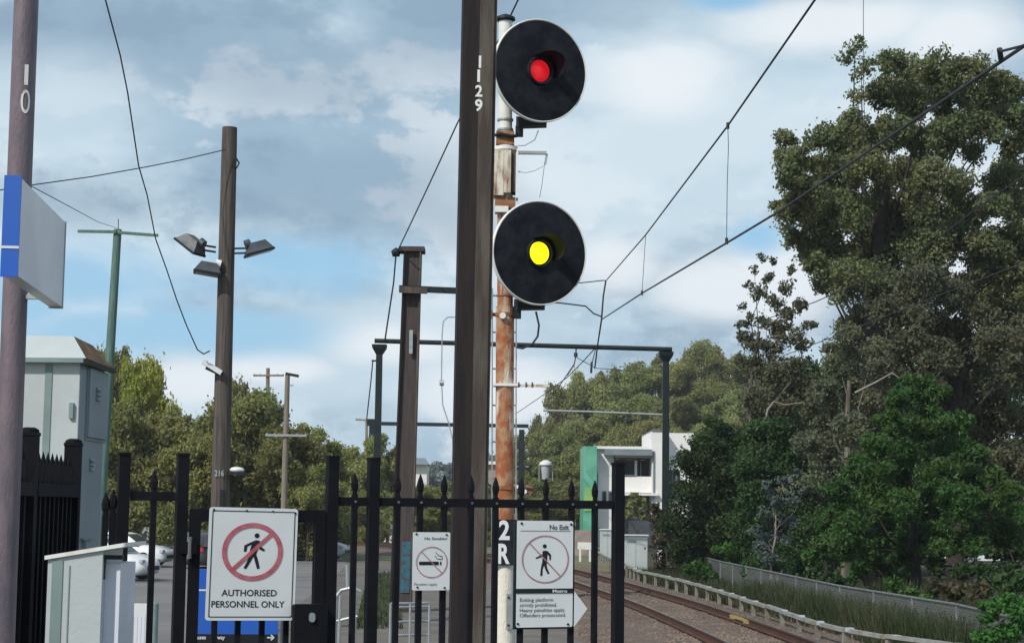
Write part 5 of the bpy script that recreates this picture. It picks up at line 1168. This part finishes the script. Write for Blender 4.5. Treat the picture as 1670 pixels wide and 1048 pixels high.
for i,(cl_,ft,d_,lab) in enumerate((([(1420,965,18),(1450,978,20),(1400,975,14)],(1420,990),41,'dark tangled weed clump in front of the chain link fence'),([(1560,960,22),(1600,965,24),(1530,955,18)],(1560,985),37,'brownish green tangle of shrubs beyond the near end of the fence'),([(1640,955,24),(1670,950,24),(1615,945,18)],(1650,980),40,'dark shrub at the right edge above the leafy corner bush'),([(1350,945,20),(1380,950,22),(1330,935,18)],(1350,975),50,'dark bush touching the chain link fence at its middle'),([(1480,968,20),(1510,972,18),(1455,955,18)],(1480,990),42,'straggly bush at the near half of the chain link fence'),([(1230,930,26),(1270,925,28),(1310,925,28),(1290,950,22)],(1270,965),56,'mid green bush behind the middle of the chain link fence'),([(1400,930,22),(1440,925,26),(1470,940,20)],(1440,960),49,'ragged green bush between the fence and the wattle tree'),([(1530,925,18),(1570,930,22),(1610,925,24),(1650,935,28)],(1590,960),44,'ragged bush low under the right of the wattle tree'),([(1130,925,18),(1150,930,20),(1165,945,16),(1140,945,16)],(1145,955),62,'low bright shrub at the near end of the chain link fence'),([(1175,895,18),(1200,905,20),(1190,925,16)],(1190,940),63,'mid green shrub above the start of the chain link fence'),
  ([(1340,890,22),(1320,905,20),(1355,915,18)],(1340,940),50,'small bright shrub behind the fence left of the wattle'),([(1610,1000,24),(1645,985,26),(1670,1010,30),(1640,1035,30),(1600,1035,24),(1690,975,30)],(1640,1090),29,'leafy green bush in the bottom right corner'),
  ([(1640,880,24),(1665,900,28),(1620,900,18)],(1650,950),52,'dark leafy bush at the right edge beneath the gums'))):
    pixel_tree('low_shrub', ft, (cl_[0][0], cl_[0][1]), cl_, d_, .5, .09 if d_>35 else .06, 'brown' if i==1 else 'dark' if i in (12,0,2,3,5,7) else 'shrub', 'darktrunk', lab, 'shrub', dens=2.8, seed=30+i, tr_=.04)

# weeds and grass between fence and trees
rngw = np.random.default_rng(5)
def blades(name, n, fy, fx, h, label, m, w=.012, col='grass', zg=GZ):
    yy = fy(n); xx = fx(yy); hh = h*rngw.uniform(.4,1.25,n); a_=rngw.uniform(0,6.28,n); lx=rngw.normal(0,.22,n)*hh; ly_=rngw.normal(0,.22,n)*hh
    ww=w*rngw.uniform(.7,1.6,n); ca,sa=np.cos(a_)*ww,np.sin(a_)*ww; z0_=np.full(n,zg-.03)
    V=np.stack([np.stack([xx-ca,yy-sa,z0_],1),np.stack([xx+ca,yy+sa,z0_],1),np.stack([xx+lx+ca*.3,yy+ly_+sa*.3,zg+hh],1),np.stack([xx+lx-ca*.3,yy+ly_-sa*.3,zg+hh],1)],1).reshape(-1,3)
    o=mk(name,V,np.arange(len(V)).reshape(-1,4),LF[col]); at_=o.data.attributes.new('leaf_tone','FLOAT','FACE'); at_.data.foreach_set('value', np.clip(rngw.normal(.5,.3,n),0,1).astype(np.float32)); return tag(o,label,'grass',kind='stuff')
crx = lambda y: np.interp(y, [30,35,40,46,52,60,67,80], [7.6,6.95,6.5,6.0,5.5,4.95,4.45,3.2])
blades('weeds', 45000, lambda n: 27+45*rngw.random(n)**1.3, lambda y: crx(y)+2.3+rngw.random(len(y))**1.2*(8), .36, 'tall weedy grass behind the cable route on the right', None)
blades('weeds', 16000, lambda n: 29+17*rngw.random(n), lambda y: crx(y)+3.6+rngw.random(len(y))*8, .8, 'rank tall weeds in front of the wattle tree', None, w=.016)
blades('low_weeds', 9000, lambda n: 28+45*rngw.random(n)**1.3, lambda y: crx(y)+.2+rngw.random(len(y))*2.4, .28, 'thin low weeds between the cable route and chain link fence', None)
blades('fence_weeds', 7000, lambda n: 31+19*rngw.random(n), lambda y: crx(y)+.9+rngw.random(len(y))**2*1.6, .62, 'straggling weeds growing up against the chain link fence', None, w=.012)
blades('verge_grass', 16000, lambda n: 94+9*rngw.random(n), lambda y: -40+31*rngw.random(len(y)), .22, 'dry grass verge beyond the far car park kerb', None, w=.04)
blades('verge_grass', 3500, lambda n: 38+30*rngw.random(n), lambda y: -3.4-.07*(y-40)+rngw.random(len(y))**2*1.0, .16, 'patchy grass strip between the car park and railway', None, w=.02)

# generic trees, shared meshes
def proto(kind, seed, fol, bark, n=9000, size=.030):
    rng_ = np.random.default_rng(seed); C_=[]; ends=[]
    for i in range(16):
        a_=rng_.uniform(0,6.28); q=rng_.uniform(.05,.34); z_=rng_.uniform(.34,.88); q*= 1.15-abs(z_-.58)*1.2; r=rng_.uniform(.10,.17)
        p=Vector((q*math.cos(a_),q*math.sin(a_),z_)); ends.append(p); C_ += clumpify(p,(r,r,r*.8),rng_,5,.55,n/16, .4)
    if kind == 'bush':
        for i in range(10):
            a_=rng_.uniform(0,6.28); p=Vector((.30*math.cos(a_),.30*math.sin(a_),rng_.uniform(.12,.35))); C_ += clumpify(p,(.15,.15,.15),rng_,4,.6,n/16,.35)
    t_ = thing('tree', (0,0,0), 'x', 'tree'); mb=MB().tube([(0,0,-.02),(.01,.005,.25),(0,.01,.55),(.01,0,.75)],[.028,.022,.015,.006],8)
    for e_ in ends: branch_set(mb, Vector((0,0,max(.12,e_.z*.55))), [e_], .009, rng_, .02)
    mb.build('trunk', MT[bark], t_); foliage('crown', C_, size, LF[fol], t_, seed, droop=.3, aspect=1.5); return t_
used=set()
def plant(pr, name, px, ytop, d, wpx, label, group, rot=None, gz=GZ, cat='tree'):
    o = pr if pr.as_pointer() not in used else copy_tree(pr); used.add(pr.as_pointer())
    for nm, ob in [(name,o)]: ob.name = name
    z1=P(px,ytop,d).z; H=(z1-gz)/.95; wd=wpx*d/F/.8
    o.location=(P(px,ytop,d).x,d,gz); o.scale=(wd,wd,H); o.rotation_euler=(0,0,rot if rot is not None else rs.uniform(0,6.28)); tag(o,label,cat,group); return o
def protos(kind, fol, bark, seeds, n, size): return [proto(kind, s, fol, bark, n, size) for s in seeds]
hillP = protos('tree','hill','trunk',(41,42,43,44),24000,.018)
# hill terrain behind the house
hv=[];hf=[]; nx,ny=40,14
for j in range(ny):
    for i in range(nx):
        y_=128+j*14; x_=-14+i*6.0; f=min(1,max(0,(y_-132)/80)); f=f*f*(3-2*f); g=min(1,max(0,(x_+2)/26)); g=g*g*(3-2*g)
        hv.append((x_,y_,GZ-.04+ (11.5*f*g) + .0)); 
for j in range(ny-1):
    for i in range(nx-1): hf.append((j*nx+i,j*nx+i+1,(j+1)*nx+i+1,(j+1)*nx+i))
tag(mk('hill', hv, hf, MT['grassg'], smooth=True), kind='structure')
def hz(x_,y_):
    f=min(1,max(0,(y_-132)/80)); f=f*f*(3-2*f); g=min(1,max(0,(x_+2)/26)); g=g*g*(3-2*g); return GZ-.04+11.5*f*g
k=0
def hill_row(L, d, w, dj, lab):
    global k
    for px, yt in L:
        dd=d+rs.uniform(-dj,dj); X_=P(px,yt,dd).x; plant(hillP[k%4],'gum_tree',px,yt,dd,w*rs.uniform(1.7,2.3),lab,'gum trees in the wood on the hill beyond the house',gz=hz(X_,dd)-.1); k+=1
hill_row([(868,690),(893,662),(918,636),(945,612),(972,604),(1000,596),(1028,596),(1056,604),(1080,582),(1108,568),(1136,560),(1166,567),(1196,568),(1222,580),(1250,590),(1285,600),(1320,605)], 208, 52, 5, 'olive gum tree on the hill crest beyond the house')
hill_row([(872,735),(900,712),(930,690),(962,668),(995,655),(1030,650),(1066,650),(1100,640),(1134,630),(1170,630),(1206,635),(1245,650),(1285,650),(1330,660),(850,765)], 182, 56, 5, 'olive gum tree halfway up the hill beyond the house')
hill_row([(862,790),(888,765),(915,745),(944,730),(975,718),(1010,700),(1045,690),(1085,690),(1125,680),(1165,690),(1205,690),(1250,700)], 156, 60, 4, 'olive gum tree low on the hill right behind the house')
hill_row([(846,800),(874,812),(904,800),(932,790),(1140,760),(1190,760),(1235,770)], 138, 50, 3, 'gum tree at the foot of the hill beside the house')
parkP = protos('bush','park','darktrunk',(51,52,53),30000,.019)
limeP = proto('bush',61,'lime','trunk',18000,.021)
pk=[(165,565,112,60,'dark crowned tree behind the green power pole'),(205,575,114,56,'dark tree top above the lime green tree'),
 (215,662,88,100,'broad olive tree behind the left fence posts'),(275,668,90,110,'wide olive tree left of the timber pole'),(325,668,86,90,'olive tree directly left of the timber pole'),
 (400,640,90,120,'tall olive tree right of the timber pole'),(455,690,86,100,'olive tree behind the street pole'),(495,700,92,90,'olive tree at the right end of the car park row'),(365,690,94,110,'olive tree behind the timber pole'),(385,615,125,60,'thin topped tree rising over the olive trees'),
 (505,760,84,60,'low green tree overhanging the silver car'),(250,740,92,110,'leafy tree under the lime green tree'),(430,740,93,100,'shadowy tree behind the warning sign')]
for i,(px,yt,d_,w_,lab) in enumerate(pk): plant(parkP[i%3],'park_tree',px,yt,d_,w_*1.75,lab,'trees along the far side of the car park')
plant(limeP,'lime_green_tree',236,586,96,120,'bright lime green tree above the olive trees on the left',None)
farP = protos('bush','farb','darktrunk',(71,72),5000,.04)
plant(parkP[1],'park_tree',600,712,125,120,'rounded tree behind the left portal post','trees by the portal'); plant(parkP[2],'park_tree',632,728,128,100,'smaller rounded tree right of the left portal post','trees by the portal'); plant(parkP[0],'park_tree',572,760,135,80,'small tree at the left of the portal trees','trees by the portal')
plant(parkP[0],'park_tree',596,800,116,80,'low bush under the portal trees','trees by the portal')
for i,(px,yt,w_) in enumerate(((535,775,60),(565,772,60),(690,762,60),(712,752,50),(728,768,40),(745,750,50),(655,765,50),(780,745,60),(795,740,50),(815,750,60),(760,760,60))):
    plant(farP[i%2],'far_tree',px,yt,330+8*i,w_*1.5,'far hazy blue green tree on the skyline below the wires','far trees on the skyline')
for i,(px,yt,d_,w_) in enumerate(((690,790,150,60),(725,795,155,60),(760,785,160,60),(800,790,150,60),(655,800,150,50),(835,780,150,50),(790,820,120,50),(700,830,118,70))):
    plant(parkP[i%3],'park_tree',px,yt,d_,w_*1.5,'mid green tree beside the railway beyond the masts','trees beyond the masts')
pixel_tree('young_street_tree', (1038,880), (1036,845), [(1030,820,12),(1045,822,12),(1036,808,10),(1025,838,10),(1048,840,10),(1036,835,12)], 116, .5, .16, 'park', 'palebark', 'small young tree in front of the white house garage', 'tree', dens=3, seed=91, tr_=.08)

# mottled signal lenses
for key, a_, b_ in (('redlit',(.62,.004,.012),(1.0,.02,.03)),('yellowlit',(1,.90,0),(1,1,.02))):
    nt_ = MT[key].node_tree; bs_ = nt_.nodes['Principled BSDF']; n_ = nt_.nodes.new('ShaderNodeTexNoise'); n_.inputs['Scale'].default_value = 28; n_.inputs['Detail'].default_value = 3
    nt_.links.new(nt_.nodes['Texture Coordinate'].outputs['Object'], n_.inputs['Vector']); mx_ = nt_.nodes.new('ShaderNodeMix'); mx_.data_type = 'RGBA'
    nt_.links.new(n_.outputs[0], mx_.inputs[0]); mx_.inputs[6].default_value = (*a_,1); mx_.inputs[7].default_value = (*b_,1); nt_.links.new(mx_.outputs[2], bs_.inputs['Emission Color'])

# thin air haze round everything
hm = bpy.data.materials.new('thin_haze'); hm.use_nodes = True; nt_ = hm.node_tree; nt_.nodes.clear()
o_ = nt_.nodes.new('ShaderNodeOutputMaterial'); v_ = nt_.nodes.new('ShaderNodeVolumePrincipled'); v_.inputs['Density'].default_value = .00028; v_.inputs['Color'].default_value = (.86,.92,1,1)
nt_.links.new(v_.outputs[0], o_.inputs['Volume'])
hz_ = MB().box((-1502,-302,GZ-1.1),(1502,2502,27)).build('haze', hm); tag(hz_, kind='stuff', label='thin pale haze softening the far trees and hills', cat='haze')

# small fittings
def fhw(px, z, w=.03, h=.05, name='hinge', par=gate):
    c = at(px, fd(px), z) - FN*-.034; MB().obox(c, (FU,FN,UP), (w,.02,h)).build(name, MT['black'], par)
for z_ in (1.42,.35):
    fhw(308, z_, .07, .055); c = at(308, fd(308), z_); MB().tube([c+FN*.036-UP*.05, c+FN*.036+UP*.05], .012, 8).build('hinge_pin', MT['dullgalv'], gate)
for px in (578,648,685,724,768,808,850,890,932,970):
    c = at(px, fd(px), 1.642) + FN*.0155; MB().tube([c, c+FN*.006], .006, 6).build('rivet', MT['dullgalv'], fence)
# cabinet seams, lock and vent
MB().box((x0+.02,y0-.004,.12),(x1-.012,y0-.0005,.135)).build('plinth_seam', MT['cabgroove'], cab)
hx = P(112,800,10).x; 
for z_ in (.5,2.1): MB().box((hx-.012,y0-.02,z_),(hx+.012,y0-.0005,z_+.09)).build('hinge', MT['cabgroove'], cab)
MB().box((lx1-.09,ly-.012,.95),(lx1-.05,ly-.0005,1.05)).build('lock_plate', MT['galv'], lc); MB().box((lx0+.075,ly-.003,.1),(lx0+.079,ly-.0003,1.4)).build('door_seam', MT['cabgroove'], lc)
# house details
hb('render_joint', 972.5,775,1000,775.5,-.012,-.001,'fibro',hs); hb('downpipe', 1064,735,1065.5,890,-.72,-.61,'fibro',hs); hb('balcony_rail', 1000,773.5,1036,775,-.1,-.02,'fibro',hs)
hb('parapet_cap', 1061.5,701.5,1086.5,703,-.7,9.1,'fibro',hs); hb('mullion', 1047,752,1048,775,1.42,1.49,'render',hs); hb('window_band', 1105.5,770,1110,812,.36,.395,'glass',hs)
